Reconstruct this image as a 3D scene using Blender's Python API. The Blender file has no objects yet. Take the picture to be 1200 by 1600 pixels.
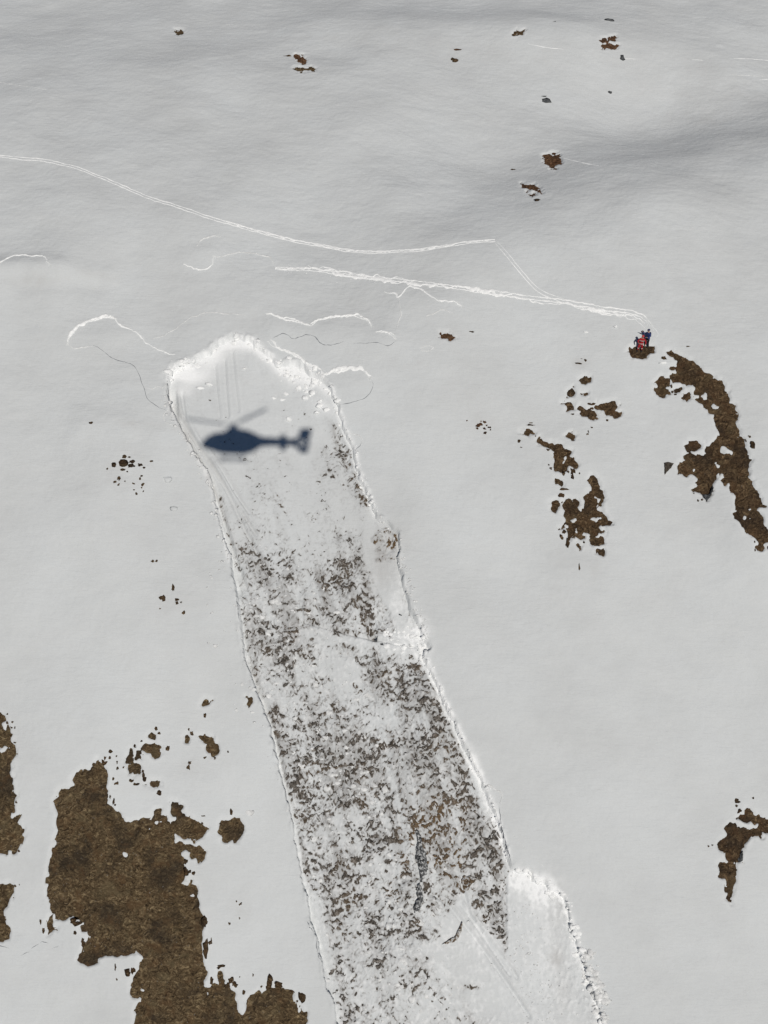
import bpy, bmesh, math, random
import numpy as np
from mathutils import Vector, Matrix
random.seed(7); rng = np.random.RandomState(7)
S = bpy.context.scene
COL = S.collection
# ------------------------------------------------------------------ camera, sky, sun, exposure
W0, H0, FPX = 1200.0, 1600.0, 1250.0          # the photograph's frame and focal length in its own pixels
PITCH = math.radians(45.0)
CAM = np.array([0.0, 0.0, 60.0])
cam_d = bpy.data.cameras.new('camera'); cam = bpy.data.objects.new('camera', cam_d); COL.objects.link(cam)
cam.location = CAM; cam.rotation_euler = (math.pi/2 - PITCH, 0, 0)
cam_d.sensor_fit = 'HORIZONTAL'; cam_d.sensor_width = 36; cam_d.lens = 36*FPX/W0
cam_d.clip_start = 0.02; cam_d.clip_end = 6000
S.camera = cam
AX_R = np.array([1.0, 0, 0]); AX_F = np.array([0, math.cos(PITCH), -math.sin(PITCH)]); AX_U = np.array([0, math.sin(PITCH), math.cos(PITCH)])
def ray(px, py):
    d = ((np.asarray(px, float)-W0/2)/FPX)[..., None]*AX_R + ((H0/2-np.asarray(py, float))/FPX)[..., None]*AX_U + AX_F
    return d/np.linalg.norm(d, axis=-1, keepdims=True)
def to_px(x, y, z):
    v = np.stack([x, y, z-CAM[2]], -1)
    f = v@AX_F
    f = np.where(f < 1, 1, f)
    return W0/2+(v@AX_R)/f*FPX, H0/2-(v@AX_U)/f*FPX
SUN = -ray(368, 688).reshape(3)               # the helicopter with the camera in it flies between sun and slope
sun_d = bpy.data.lights.new('sun', 'SUN'); sun_d.energy = 5.0; sun_d.angle = math.radians(0.6); sun_d.color = (1.0, 0.950, 0.875)
sun = bpy.data.objects.new('sun', sun_d); COL.objects.link(sun)
sun.rotation_euler = Vector(SUN).to_track_quat('Z', 'Y').to_euler(); sun.location = (0, -40, 160)
wd = bpy.data.worlds.new('World'); S.world = wd; wd.use_nodes = True
nt = wd.node_tree; nt.nodes.clear()
sky = nt.nodes.new('ShaderNodeTexSky'); sky.sky_type = 'NISHITA'; sky.sun_disc = False
sky.sun_elevation = math.asin(SUN[2]); sky.sun_rotation = math.atan2(SUN[0], SUN[1]); sky.altitude = 2400
sky.air_density = 1.0; sky.dust_density = 0.0; sky.ozone_density = 5.0
bg = nt.nodes.new('ShaderNodeBackground'); bg.inputs[1].default_value = 0.05
wo = nt.nodes.new('ShaderNodeOutputWorld'); nt.links.new(sky.outputs[0], bg.inputs[0]); nt.links.new(bg.outputs[0], wo.inputs[0])
S.view_settings.view_transform = 'Standard'; S.view_settings.look = 'None'; S.view_settings.exposure = -0.74; S.view_settings.gamma = 1
S.view_settings.use_curve_mapping = False
S.cycles.max_bounces = 5; S.cycles.diffuse_bounces = 3
# ------------------------------------------------------------------ noise
def vnoise(x, y, seed=0):
    x = np.atleast_1d(np.asarray(x, float)); y = np.atleast_1d(np.asarray(y, float)); fx = np.floor(x); fy = np.floor(y)
    xf = x-fx; yf = y-fy; xi = fx.astype(np.int64).astype(np.uint32); yi = fy.astype(np.int64).astype(np.uint32); U = np.uint32
    u = xf*xf*xf*(xf*(xf*6-15)+10); v = yf*yf*yf*(yf*(yf*6-15)+10)
    sd = U((seed*1442695041) & 0xffffffff)
    ix = xi*U(374761393)+sd; iy = yi*U(668265263); ix1 = ix+U(374761393); iy1 = iy+U(668265263)
    def h(i, j):
        n = i+j; n = (n ^ (n >> U(13)))*U(1274126177); n = (n ^ (n >> U(16)))*U(2246822519)
        return ((n ^ (n >> U(15))) & U(0xffff))/32767.5-1.0
    a, b, c, d = h(ix, iy), h(ix1, iy), h(ix, iy1), h(ix1, iy1)
    return (a*(1-u)+b*u)*(1-v)+(c*(1-u)+d*u)*v
def fbm(x, y, wl, oct=3, seed=0, gain=0.5, sx=1.0, sy=1.0, rot=0.5):
    out = 0; amp = 1; tot = 0; ca, sa = math.cos(rot), math.sin(rot)
    x = x/sx; y = y/sy
    for o in range(oct):
        f = 2.03**o/wl
        out = out+amp*vnoise((x*ca-y*sa)*f+17.3*o, (x*sa+y*ca)*f-9.1*o, seed+o); tot += amp*amp; amp *= gain
        if sx != 1 or sy != 1: pass
    return out/math.sqrt(tot)*1.6
def fbm0(x, y, wl, oct=3, seed=0, gain=0.5, sx=1.0, sy=1.0): return fbm(x, y, wl, oct, seed, gain, sx, sy, 0.0)
def sstep(a, b, x):
    t = np.clip((x-a)/(b-a), 0, 1); return t*t*(3-2*t)
# ------------------------------------------------------------------ the mountain side, large forms
Y0, Z0 = 68.5, 3.0
def base0(x, y):
    t = y-Y0
    tp = np.clip(t+12, 0, 60); z = Z0+0.80*t-0.5*0.0104*tp*tp-0.0104*60*np.clip(t-48, 0, None)+0.7
    return z
def px2xy0(px, py, fn=base0):
    d = ray(px, py); s = np.full(d.shape[:-1], 70.0)
    for _ in range(9):
        p = CAM+d*s[..., None]; e = p[..., 2]-fn(p[..., 0], p[..., 1]); sl = 0.80-0.0104*np.clip(p[..., 1]-Y0+12, 0, 60)
        s = s+e/(sl*d[..., 1]-d[..., 2])
    p = CAM+d*s[..., None]
    return p[..., 0], p[..., 1], s
def hollow(px, py, px2, py2, wid, amp):
    x, y, _ = px2xy0(np.array([px, px2]), np.array([py, py2]))
    return (x[0], y[0], x[1], y[1], wid, amp)
FORMS = [hollow(-20, 432, 95, 428, 1.3, 0.42), hollow(40, 452, 150, 445, 1.1, -0.30), hollow(60, 440, 170, 432, 1.0, 0.22), hollow(430, 512, 600, 536, 1.6, 0.30), hollow(520, 610, 570, 605, 1.8, 0.22), hollow(630, 480, 700, 490, 1.8, 0.25), hollow(110, 535, 180, 520, 2.0, 0.28), hollow(290, 405, 330, 395, 1.3, 0.25), hollow(200, 668, 130, 672, 1.6, 0.3), hollow(690, 268, 640, 300, 5, 0.5),
         hollow(1340, 88, 1010, 150, 11, -3.4), hollow(1010, 150, 770, 225, 11, -1.7), hollow(770, 225, 540, 335, 11, -1.5),
         hollow(1010, 330, 700, 420, 10, 1.1), hollow(100, 425, -80, 440, 3.5, 0.8), hollow(60, 700, 230, 1000, 12, 0.8),
         hollow(900, 60, 500, 50, 6, 0.9), hollow(1200, 85, 800, 65, 6, 0.6), hollow(320, 130, 20, 90, 8, 0.8),
         hollow(1150, 560, 1190, 860, 6, 0.7), hollow(900, 1100, 1000, 1500, 14, 1.0), hollow(250, 470, 60, 640, 9, -0.7),
         hollow(100, 1200, 250, 1500, 7, 0.8), hollow(660, 1250, 640, 1480, 3.5, 0.8), hollow(420, 455, 700, 560, 6, 0.6)]
def base(x, y):
    z = base0(x, y)
    for (ax, ay, bx, by, w, a) in FORMS:
        vx, vy = bx-ax, by-ay; L = vx*vx+vy*vy
        t = np.clip(((x-ax)*vx+(y-ay)*vy)/L, 0, 1)
        dd = (x-ax-t*vx)**2+(y-ay-t*vy)**2
        z = z+a*np.exp(-dd/(w*w))
    z = z+0.35*fbm(x, y, 22, 3, 11)
    far = np.sqrt(x*x+(y-70)**2)
    if np.max(far) > 110: z = z+sstep(110, 500, far)*fbm(x, y, 260, 4, 5)*28
    return z
def px2xy(px, py):
    px = np.atleast_1d(np.asarray(px, float)); py = np.atleast_1d(np.asarray(py, float))
    x, y, s = px2xy0(px, py, base); return x, y, s
# ------------------------------------------------------------------ helpers for meshes, names, materials
def tag(o, label=None, cat=None, group=None, kind=None):
    if label: o['label'] = label
    if cat: o['category'] = cat
    if group: o['group'] = group
    if kind: o['kind'] = kind
    return o
def link(name, me, mat=None, parent=None):
    o = bpy.data.objects.new(name, me); COL.objects.link(o)
    if mat is not None and me is not None and not me.materials: me.materials.append(mat)
    if parent is not None: o.parent = parent
    return o
def empty(name, loc=(0, 0, 0)):
    o = bpy.data.objects.new(name, None); COL.objects.link(o); o.location = loc; o.empty_display_size = 0.3; return o
def mesh_np(name, V, F, attrs=None, smooth=True):
    me = bpy.data.meshes.new(name)
    V = np.ascontiguousarray(V, np.float32); F = np.ascontiguousarray(F, np.int32); k = F.shape[1]
    me.vertices.add(len(V)); me.vertices.foreach_set('co', V.ravel())
    me.loops.add(F.size); me.loops.foreach_set('vertex_index', F.ravel())
    me.polygons.add(len(F)); me.polygons.foreach_set('loop_start', np.arange(0, F.size, k, dtype=np.int32))
    me.polygons.foreach_set('loop_total', np.full(len(F), k, np.int32))
    me.polygons.foreach_set('use_smooth', np.full(len(F), smooth, bool))
    for n, a in (attrs or {}).items():
        at = me.attributes.new(n, 'FLOAT', 'POINT'); at.data.foreach_set('value', np.ascontiguousarray(a, np.float32))
    me.update(calc_edges=True); me.validate(); return me
def grid_mesh(name, X, Y, Z, facemask, attrs=None, smooth=True, origin=None):
    ny, nx = X.shape; idx = np.arange(ny*nx).reshape(ny, nx)
    F = np.stack([idx[:-1, :-1], idx[:-1, 1:], idx[1:, 1:], idx[1:, :-1]], -1)[facemask]
    used = np.zeros(ny*nx, bool); used[F.ravel()] = True; re = np.cumsum(used)-1
    V = np.stack([X, Y, Z], -1).reshape(-1, 3)[used]
    if origin is not None: V = V-np.asarray(origin)
    return mesh_np(name, V, re[F], {k: v.reshape(-1)[used] for k, v in (attrs or {}).items()}, smooth)
class Nodes:
    def __init__(s, name):
        s.m = bpy.data.materials.new(name); s.m.use_nodes = True; s.t = s.m.node_tree; s.t.nodes.clear()
        s.out = s.t.nodes.new('ShaderNodeOutputMaterial'); s.b = s.t.nodes.new('ShaderNodeBsdfPrincipled')
        s.t.links.new(s.b.outputs[0], s.out.inputs[0]); s.tc = s.t.nodes.new('ShaderNodeNewGeometry')
    def n(s, ty, **kw):
        nd = s.t.nodes.new(ty)
        for k, v in kw.items(): setattr(nd, k, v)
        return nd
    def l(s, a, b): s.t.links.new(a, b)
    def noise(s, scale, detail=4, rough=0.55, dist=0.0, stretch=(1, 1, 1)):
        mp = s.n('ShaderNodeMapping'); mp.inputs['Scale'].default_value = stretch; s.l(s.tc.outputs['Position'], mp.inputs[0])
        nz = s.n('ShaderNodeTexNoise'); s.l(mp.outputs[0], nz.inputs['Vector'])
        nz.inputs['Scale'].default_value = scale; nz.inputs['Detail'].default_value = detail; nz.inputs['Roughness'].default_value = rough; nz.inputs['Distortion'].default_value = dist
        return nz.outputs[0]
    def ramp(s, fac, stops, interp='LINEAR'):
        r = s.n('ShaderNodeValToRGB'); s.l(fac, r.inputs[0]); e = r.color_ramp.elements; r.color_ramp.interpolation = interp
        while len(e) < len(stops): e.new(0.5)
        for i, (p, c) in enumerate(stops):
            e[i].position = p; e[i].color = (c, c, c, 1) if not hasattr(c, '__len__') else (*c, 1)
        return r.outputs[0]
    def mix(s, fac, a, b, mode='MIX'):
        m = s.n('ShaderNodeMix', data_type='RGBA', blend_type=mode)
        if hasattr(fac, 'is_linked') or hasattr(fac, 'node'): s.l(fac, m.inputs[0])
        else: m.inputs[0].default_value = fac
        for i, v in ((6, a), (7, b)):
            if hasattr(v, 'node'): s.l(v, m.inputs[i])
            else: m.inputs[i].default_value = (*v, 1)
        return m.outputs[2]
    def attr(s, name):
        a = s.n('ShaderNodeAttribute'); a.attribute_name = name; return a.outputs['Fac']
    def math(s, op, a, b=None, clamp=False):
        m = s.n('ShaderNodeMath', operation=op, use_clamp=clamp)
        for i, v in enumerate((a, b)):
            if v is None: continue
            if hasattr(v, 'node'): s.l(v, m.inputs[i])
            else: m.inputs[i].default_value = v
        return m.outputs[0]
    def bump(s, h, strength, dist):
        b = s.n('ShaderNodeBump'); b.inputs['Strength'].default_value = strength; b.inputs['Distance'].default_value = dist
        s.l(h, b.inputs['Height']); s.l(b.outputs[0], s.b.inputs['Normal'])
    def done(s, col, rough=0.7, spec=0.3):
        if hasattr(col, 'node'): s.l(col, s.b.inputs['Base Color'])
        else: s.b.inputs['Base Color'].default_value = (*col, 1)
        s.b.inputs['Roughness'].default_value = rough; s.b.inputs['Specular IOR Level'].default_value = spec
        return s.m
OLD = (0.600, 0.603, 0.592); FRESH = (0.90, 0.91, 0.915)
def mat_snow():
    k = Nodes('snow')
    a = k.noise(0.09, 5, 0.6); b = k.noise(0.5, 4, 0.6, 0.3, (0.45, 1, 1)); c = k.noise(5.0, 3, 0.6)
    col = k.mix(k.ramp(a, [(0.3, 0.0), (0.7, 1.0)]), (0.562, 0.578, 0.583), (0.632, 0.656, 0.667))
    col = k.mix(k.ramp(b, [(0.35, 0.0), (0.75, 0.45)]), col, (0.650, 0.667, 0.670)); col = k.mix(k.ramp(c, [(0.36, 0.10), (0.55, 0.0)]), col, (0.45, 0.452, 0.45))
    col = k.mix(k.attr('dirt'), col, (0.225, 0.215, 0.205))
    col = k.mix(k.attr('stain_shade'), col, (0.40, 0.385, 0.37))
    col = k.mix(k.attr('fresh'), col, FRESH)
    rip = k.math('MULTIPLY', k.noise(2.2, 5, 0.7, 0.6, (0.38, 1.7, 1.5)), k.math('ADD', k.noise(0.12, 3, 0.6), 0.35)); fine = k.noise(9.0, 3, 0.6, 0, (0.6, 1.3, 1.3))
    h = k.math('ADD', k.math('MULTIPLY', rip, 0.7), k.math('MULTIPLY', fine, 0.07))
    k.bump(h, 0.8, 0.10)
    return k.done(col, 0.75, 0.15)
def mat_fresh():
    k = Nodes('fresh_snow')
    col = k.mix(k.ramp(k.noise(3.0, 3), [(0.35, 0.0), (0.65, 1.0)]), (0.80, 0.81, 0.81), (0.94, 0.945, 0.94))
    k.bump(k.noise(6.0, 4), 0.6, 0.05); return k.done(col, 0.75, 0.15)
def mat_crust():
    k = Nodes('crusted_snow')
    col = k.mix(k.ramp(k.noise(3.0, 3), [(0.35, 0.0), (0.65, 1.0)]), (0.60, 0.605, 0.60), (0.80, 0.805, 0.80))
    k.bump(k.noise(6.0, 4), 0.6, 0.05); return k.done(col, 0.75, 0.15)
def mat_grass(name='dry_grass', tint=0.92, red=0.0):
    k = Nodes(name)
    n1 = k.noise(1.7, 4, 0.72, 2.0, (0.8, 1.1, 1.1)); n2 = k.noise(0.30, 4, 0.6); n3 = k.noise(6.0, 4, 0.75, 1.0); n4 = k.noise(0.8, 3, 0.6)
    def c(r, g, b): return (r*tint*(1+red), g*tint, b*tint)
    col = k.ramp(n1, [(0.32, c(.028, .019, .012)), (0.42, c(.102, .070, .038)), (0.54, c(.185, .130, .072)), (0.66, c(.40, .30, .17))])
    col = k.mix(k.ramp(n3, [(0.50, 0.0), (0.66, 0.8)]), col, c(.030, .020, .012))
    col = k.mix(k.ramp(n2, [(0.36, 0.7), (0.50, 0.0)]), col, c(.048, .038, .028))
    col = k.mix(k.ramp(n4, [(0.52, 0.0), (0.70, 0.6)]), col, c(.16, .095, .048)); col = k.mix(k.ramp(k.noise(0.6, 3, .6, .5), [(0.56, 0.0), (0.68, 0.45)]), col, c(.19, .15, .085)); col = k.mix(k.ramp(k.noise(4.5, 2, .5), [(0.70, 0.0), (0.74, 0.7)]), col, c(.30, .28, .25))
    k.bump(k.math('ADD', n1, k.math('MULTIPLY', n3, 0.5)), 1.0, 0.35)
    return k.done(col, 0.9, 0.1)
def mat_soil():
    k = Nodes('bare_soil')
    n1 = k.noise(3.2, 5, 0.7, 0.8); n2 = k.noise(0.28, 3, 0.6)
    col = k.ramp(n1, [(0.36, (.032, .029, .026)), (0.5, (.098, .087, .076)), (0.63, (.30, .275, .25))])
    col = k.mix(k.attr('brown'), col, k.ramp(k.noise(4.5, 4, .7), [(0.35, (.070, .045, .025)), (0.65, (.22, .155, .095))]))
    k.bump(n1, 1.0, 0.15); return k.done(col, 0.9, 0.1)
def mat_rock(name='grey_rock', c0=(.035, .038, .042), c1=(.13, .135, .14), snowy=0.0):
    k = Nodes(name); n1 = k.noise(2.5, 6, 0.7, 0.5, (1, 1, 2.5))
    col = k.ramp(n1, [(0.35, c0), (0.65, c1)]); n2 = k.noise(3.5, 5, 0.7)
    if snowy: col = k.mix(k.ramp(n2, [(0.50, 0.0), (0.56, snowy)]), col, (.6, .61, .61))
    k.bump(n1, 0.9, 0.15); return k.done(col, 0.8, 0.25)
def plain(name, c, rough=0.6, spec=0.3, metal=0.0):
    k = Nodes(name); col = k.mix(k.ramp(k.noise(7, 3), [(0.3, 0.0), (0.7, 1.0)]), tuple(v*0.85 for v in c), tuple(min(1, v*1.1) for v in c))
    k.b.inputs['Metallic'].default_value = metal; return k.done(col, rough, spec)
M_SNOW, M_FRESH, M_CRUST, M_GRASS, M_SOIL, M_ROCK = mat_snow(), mat_fresh(), mat_crust(), mat_grass(), mat_soil(), mat_rock()
M_RUST = mat_grass('russet_grass', 0.75, 0.28)
M_DARKG = mat_grass('dark_grass', 0.70, 0.07)
# ------------------------------------------------------------------ traced outlines, in the photograph's pixels (laid on the slope by px2xy)
def P(s): return np.array([[float(v) for v in q.split(',')] for q in s.split()])
G_BIG = 'large patches of dry grass showing through the snow'; G_RT = 'grass patches on the right of the slope'; G_TOP = 'small bare spots high on the slope'
PATCH = [
 ('large brown dry grass patch widening towards the bottom left of the slope', None, 'g', P('150,1195 154,1187 162,1196 167,1208 170,1220 167,1227 168,1242 168,1257 177,1263 187,1273 190,1280 205,1290 213,1284 224,1281 233,1281 239,1275 242,1265 252,1266 253,1273 262,1280 267,1286 274,1282 272,1275 267,1267 267,1252 276,1252 287,1258 288,1265 282,1267 289,1272 289,1277 300,1277 307,1283 323,1292 322,1302 307,1312 287,1308 273,1302 274,1315 280,1317 295,1320 307,1322 312,1322 322,1331 320,1342 310,1347 301,1338 300,1331 293,1327 283,1332 286,1343 288,1355 288,1373 283,1382 295,1387 297,1373 302,1375 302,1382 309,1383 308,1403 312,1415 308,1417 318,1433 318,1450 315,1462 317,1477 315,1493 316,1502 320,1517 323,1520 324,1530 318,1533 321,1543 330,1544 333,1535 341,1538 339,1519 342,1515 347,1525 348,1538 357,1543 365,1548 367,1562 375,1582 379,1588 384,1580 385,1563 393,1555 397,1558 405,1547 409,1555 417,1547 423,1544 433,1544 443,1547 455,1550 457,1558 463,1575 467,1582 470,1572 478,1582 479,1600 485,1760 195,1760 211,1600 212,1585 210,1580 213,1573 223,1562 218,1555 210,1559 205,1548 203,1538 208,1532 216,1515 220,1502 225,1497 215,1487 197,1493 183,1493 173,1494 157,1497 150,1500 154,1504 137,1509 123,1500 129,1483 140,1467 137,1455 127,1455 127,1447 135,1445 127,1440 115,1432 102,1439 85,1437 85,1428 80,1417 78,1407 80,1401 74,1400 77,1385 73,1378 74,1367 77,1350 80,1337 83,1325 90,1318 85,1312 90,1303 92,1297 90,1292 91,1275 85,1260 85,1252 92,1245 91,1238 97,1233 107,1232 115,1227 112,1218 120,1211 132,1202 142,1202')),
 ('tall brown grass patch cut by the left edge of the slope view', None, 'g', P('-90,1105 0,1114 7,1119 10,1127 3,1130 5,1140 10,1142 12,1133 17,1140 18,1150 16,1160 20,1165 25,1172 24,1182 20,1190 22,1200 15,1210 22,1216 22,1230 22,1240 27,1246 25,1260 24,1268 20,1276 31,1275 30,1290 38,1298 38,1312 30,1325 27,1333 20,1335 20,1330 12,1329 12,1335 0,1333 -90,1330')),
 ('narrow brown grass patch at the left edge, below the tall one', None, 'g', P('-60,1381 7,1382 9,1386 13,1378 22,1386 21,1395 15,1407 13,1417 7,1423 7,1437 14,1447 17,1455 14,1465 5,1471 -60,1465')),
 ('small two-lobed brown clump off the left foot of the large grass patch', None, 'g', P('74,1440 77,1433 82,1431 84,1440 84,1447 88,1446 92,1450 90,1455 84,1455 79,1457 74,1462 73,1452')),
 ('round dark brown grass patch standing alone right of the large patch', None, 'g', P('343,1288 348,1280 355,1283 363,1277 373,1278 376,1285 380,1290 380,1300 375,1310 357,1318 347,1315 345,1303')),
 ('tiny topmost brown patch of the loose cluster above the large patch', G_BIG, 'g', P('232,1152 238,1147 243,1150 243,1156 237,1155')),
 ('star-shaped brown patch in the loose cluster above the large patch', G_BIG, 'g', P('225,1163 230,1162 238,1164 242,1158 246,1163 252,1168 247,1173 252,1180 249,1185 242,1187 237,1183 235,1178 228,1173 222,1170')),
 ('thin upright brown patch left of the star-shaped one', G_BIG, 'g', P('198,1192 202,1180 205,1172 209,1182 207,1192')),
 ('small brown wedge between the thin upright patch and the star-shaped one', G_BIG, 'g', P('210,1185 217,1178 220,1185 213,1189')),
 ('squarish light brown patch in the middle of the loose cluster', G_BIG, 'g', P('202,1197 213,1193 219,1198 221,1210 208,1212 201,1208')),
 ('fish-shaped brown patch at the lower end of the loose cluster', G_BIG, 'g', P('227,1226 235,1219 253,1221 248,1225 248,1232 242,1232 235,1228')),
 ('small oval brown patch left of the hook-shaped one', G_BIG, 'g', P('289,1150 293,1147 297,1155 295,1162 288,1161')),
 ('hook-shaped brown patch between the loose cluster and the avalanche track', G_BIG, 'g', P('308,1149 323,1150 332,1152 339,1163 342,1177 335,1182 327,1178 322,1169 324,1162 317,1157 312,1153')),
 ('small lone brown patch uphill of the hook-shaped one', G_BIG, 'g', P('313,1102 320,1092 333,1095 328,1102 317,1104')),
 ('thin dark broken patch at the left rim of the avalanche track', None, 'g', P('385,1090 390,1093 393,1091 395,1100 389,1104 386,1103 391,1098')),
 ('long brown grass band curving down the right side of the slope', None, 'g', P('1039,552 1048,553 1062,559 1068,563 1082,568 1090,575 1098,583 1115,590 1120,596 1127,597 1135,612 1139,627 1139,632 1147,633 1148,640 1152,647 1151,657 1148,660 1153,670 1155,678 1152,685 1160,687 1163,698 1167,712 1172,720 1169,725 1172,737 1168,745 1175,752 1177,760 1183,767 1186,777 1194,793 1187,797 1177,796 1172,793 1167,800 1177,800 1183,802 1190,810 1192,820 1198,837 1212,840 1215,860 1198,850 1190,853 1194,860 1189,864 1180,858 1183,853 1179,845 1173,838 1164,832 1155,818 1147,810 1147,803 1157,804 1152,800 1150,790 1148,775 1143,765 1138,757 1133,757 1126,750 1132,746 1128,740 1120,738 1121,748 1115,755 1113,772 1108,775 1104,783 1097,773 1082,765 1087,762 1093,758 1088,755 1089,748 1085,743 1073,741 1067,743 1062,738 1058,730 1062,723 1073,720 1082,718 1069,716 1068,713 1078,710 1100,712 1102,698 1110,697 1113,692 1120,687 1124,678 1120,668 1115,657 1119,648 1118,642 1115,647 1107,647 1103,640 1100,635 1090,630 1084,625 1091,625 1097,620 1085,617 1087,610 1083,602 1073,604 1063,601 1052,598 1046,590 1050,585 1055,584 1046,578 1055,573 1058,567 1050,562 1041,558')),
 ('two-lobed brown patch tucked inside the top of the long band', G_RT, 'g', P('1021,599 1032,592 1042,595 1044,605 1040,608 1045,617 1035,622 1025,618 1021,610 1030,607')),
 ('tiny brown lens between the two-lobed patch and the long band', G_RT, 'g', P('1053,611 1058,609 1064,608 1060,613 1055,614')),
 ('small square brown patch beside the long band', G_RT, 'g', P('1067,617 1077,616 1077,625 1072,629 1067,626')),
 ('dark brown oval patch at the left shoulder of the long band', G_RT, 'g', P('1071,697 1078,692 1093,692 1101,698 1087,705 1075,704')),
 ('small fan-shaped brown patch right below the two people', None, 'g', P('978,551 985,545 996,547 1010,544 1020,546 1020,553 1015,554 1004,564 989,561 983,556')),
 ('round brown patch topmost of the middle column of patches', G_RT, 'g', P('904,596 913,588 922,590 924,597 915,601')),
 ('small ragged brown patch under the round one', G_RT, 'g', P('886,613 893,608 898,615 897,620 890,619')),
 ('tiny dark ragged patch beside the ragged brown one', G_RT, 'g', P('907,615 919,614 915,620')),
 ('left one of the row of three brown patches', G_RT, 'g', P('877,630 892,628 896,633 897,640 885,642 887,633')),
 ('middle slanting one of the row of three brown patches', G_RT, 'g', P('902,639 907,633 915,640 928,643 932,650 928,658 917,652 903,647 910,643')),
 ('right blocky one of the row of three brown patches', G_RT, 'g', P('927,637 933,633 950,631 960,629 964,638 957,645 969,647 967,652 960,655 957,650 947,651 944,642 932,641')),
 ('small dark brown cap-shaped patch alone above the T-shaped patch', G_RT, 'g', P('882,682 890,677 898,681 895,687')),
 ('flat dark patch at the far left of the T-shaped patch', G_RT, 'g', P('812,673 825,672 836,677 835,680 829,677 823,681 813,677')),
 ('T-shaped brown grass patch in the middle column', G_RT, 'g', P('837,692 844,684 848,688 858,693 877,696 883,703 893,706 890,713 898,722 903,728 900,733 887,727 885,737 878,740 867,737 867,730 865,720 867,707 857,700 847,698')),
 ('small dark slanting patch between the T-shaped and the forked patch', G_RT, 'g', P('867,751 873,751 880,758 879,763 870,757')),
 ('brown clover-shaped patch left of the forked patch', G_RT, 'g', P('858,788 868,784 875,787 873,793 870,798 867,803 860,800 861,793')),
 ('large ragged forked brown patch in the middle column', None, 'g', P('878,788 883,782 888,781 895,785 903,782 907,788 900,792 908,799 915,792 913,778 917,768 924,765 925,757 919,750 922,744 932,747 938,758 939,768 943,777 942,787 943,798 948,808 947,813 955,817 953,820 945,818 943,825 935,825 948,833 945,837 933,830 933,837 923,838 919,832 907,833 900,827 898,833 912,839 907,843 898,837 888,843 888,833 882,827 873,828 883,822 883,813 880,807 882,797')),
 ('dark oval patch right under the forked patch', G_RT, 'g', P('922,843 942,839 943,848 933,852 923,850')),
 ('small dark diamond patch lowest of the middle column', G_RT, 'g', P('933,858 945,860 943,868 932,866')),
 ('small dark sliver under the left foot of the forked patch', G_RT, 'g', P('899,847 902,846 908,857 906,859')),
 ('hooked brown patch with a long tail at the lower right edge', None, 'g', P('1150,1278 1162,1275 1166,1264 1178,1273 1187,1279 1200,1281 1260,1276 1260,1318 1200,1306 1192,1303 1190,1312 1180,1306 1172,1302 1175,1311 1163,1320 1162,1327 1157,1335 1157,1348 1147,1348 1148,1380 1144,1399 1139,1416 1135,1410 1133,1405 1135,1380 1133,1374 1124,1372 1125,1365 1120,1353 1124,1348 1132,1348 1132,1335 1124,1327 1121,1320 1127,1312 1133,1308 1132,1296 1139,1288 1150,1290 1171,1297 1183,1296 1183,1290 1171,1287 1162,1288')),
 ('tiny dark bare spot in the top left of the slope', G_TOP, 'g', P('274,48 285,49 286,53 279,54')),
 ('brown zigzag bare spot left of centre near the top', G_TOP, 'r', P('461,90 474,89 478,98 481,104 473,104 466,98')),
 ('thin dark bar-shaped bare spot under the brown zigzag one', G_TOP, 'g', P('459,110 475,107 492,110 491,114 478,112 467,115')),
 ('small dark leaf-shaped bare spot near the top right', G_TOP, 'g', P('801,54 808,50 818,50 816,55 803,58')),
 ('upper half of the split russet bare spot near the top right', G_TOP, 'r', P('938,65 950,62 961,60 960,66 947,69')),
 ('lower half of the split russet bare spot near the top right', G_TOP, 'r', P('940,72 952,69 965,74 962,78 942,77')),
 ('largest russet bare spot on the upper slope, with a snow streak behind', G_TOP, 'r', P('847,246 862,241 874,243 877,256 869,258 868,265 860,265 853,258 850,250')),
 ('flat russet bare spot below the largest one on the upper slope', G_TOP, 'r', P('813,289 835,289 844,297 846,303 832,297 815,294')),
 ('thin russet bar under the flat russet bare spot', G_TOP, 'r', P('822,302 840,302 836,306 822,305')),
 ('small brown bare spot between the ski tracks and the avalanche', None, 'r', P('688,523 700,522 712,532 700,534 690,530')),
]
HOLES = [P('190,1332 196,1329 202,1336 196,1342 193,1338'), P('241,1286 246,1282 251,1284 246,1288'), P('233,1294 237,1291 236,1297 232,1298'), P('-40,1178 0,1173 9,1164 12,1167 3,1176 -40,1182'),
         P('1127,697 1131,697 1136,703 1143,708 1135,707 1130,703'), P('1113,724 1119,720 1125,727 1122,730 1115,728'), P('1079,731 1086,732 1086,739 1083,738'), P('1113,635 1118,637 1123,636 1118,640'),
         P('892,813 899,809 904,815 898,819'), P('926,811 934,807 940,812 932,814'), P('884,822 892,819 893,823 886,824'), P('930,776 936,779 941,778 935,782'), P('929,789 934,788 934,794 931,795'),
         P('1088,618 1094,620 1092,624 1088,622'), P('1097,621 1101,616 1102,623 1099,624'), P('1157,804 1165,807 1171,810 1165,814 1160,811'), P('292,1394 298,1397 303,1394 301,1402 296,1403'),
         P('321,1553 325,1551 325,1556 322,1560 321,1565 323,1557'), P('220,1545 227,1544 224,1552 219,1552'), P('222,1574 226,1577 225,1579 221,1577'), P('882,715 885,714 883,721 881,724')]
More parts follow.
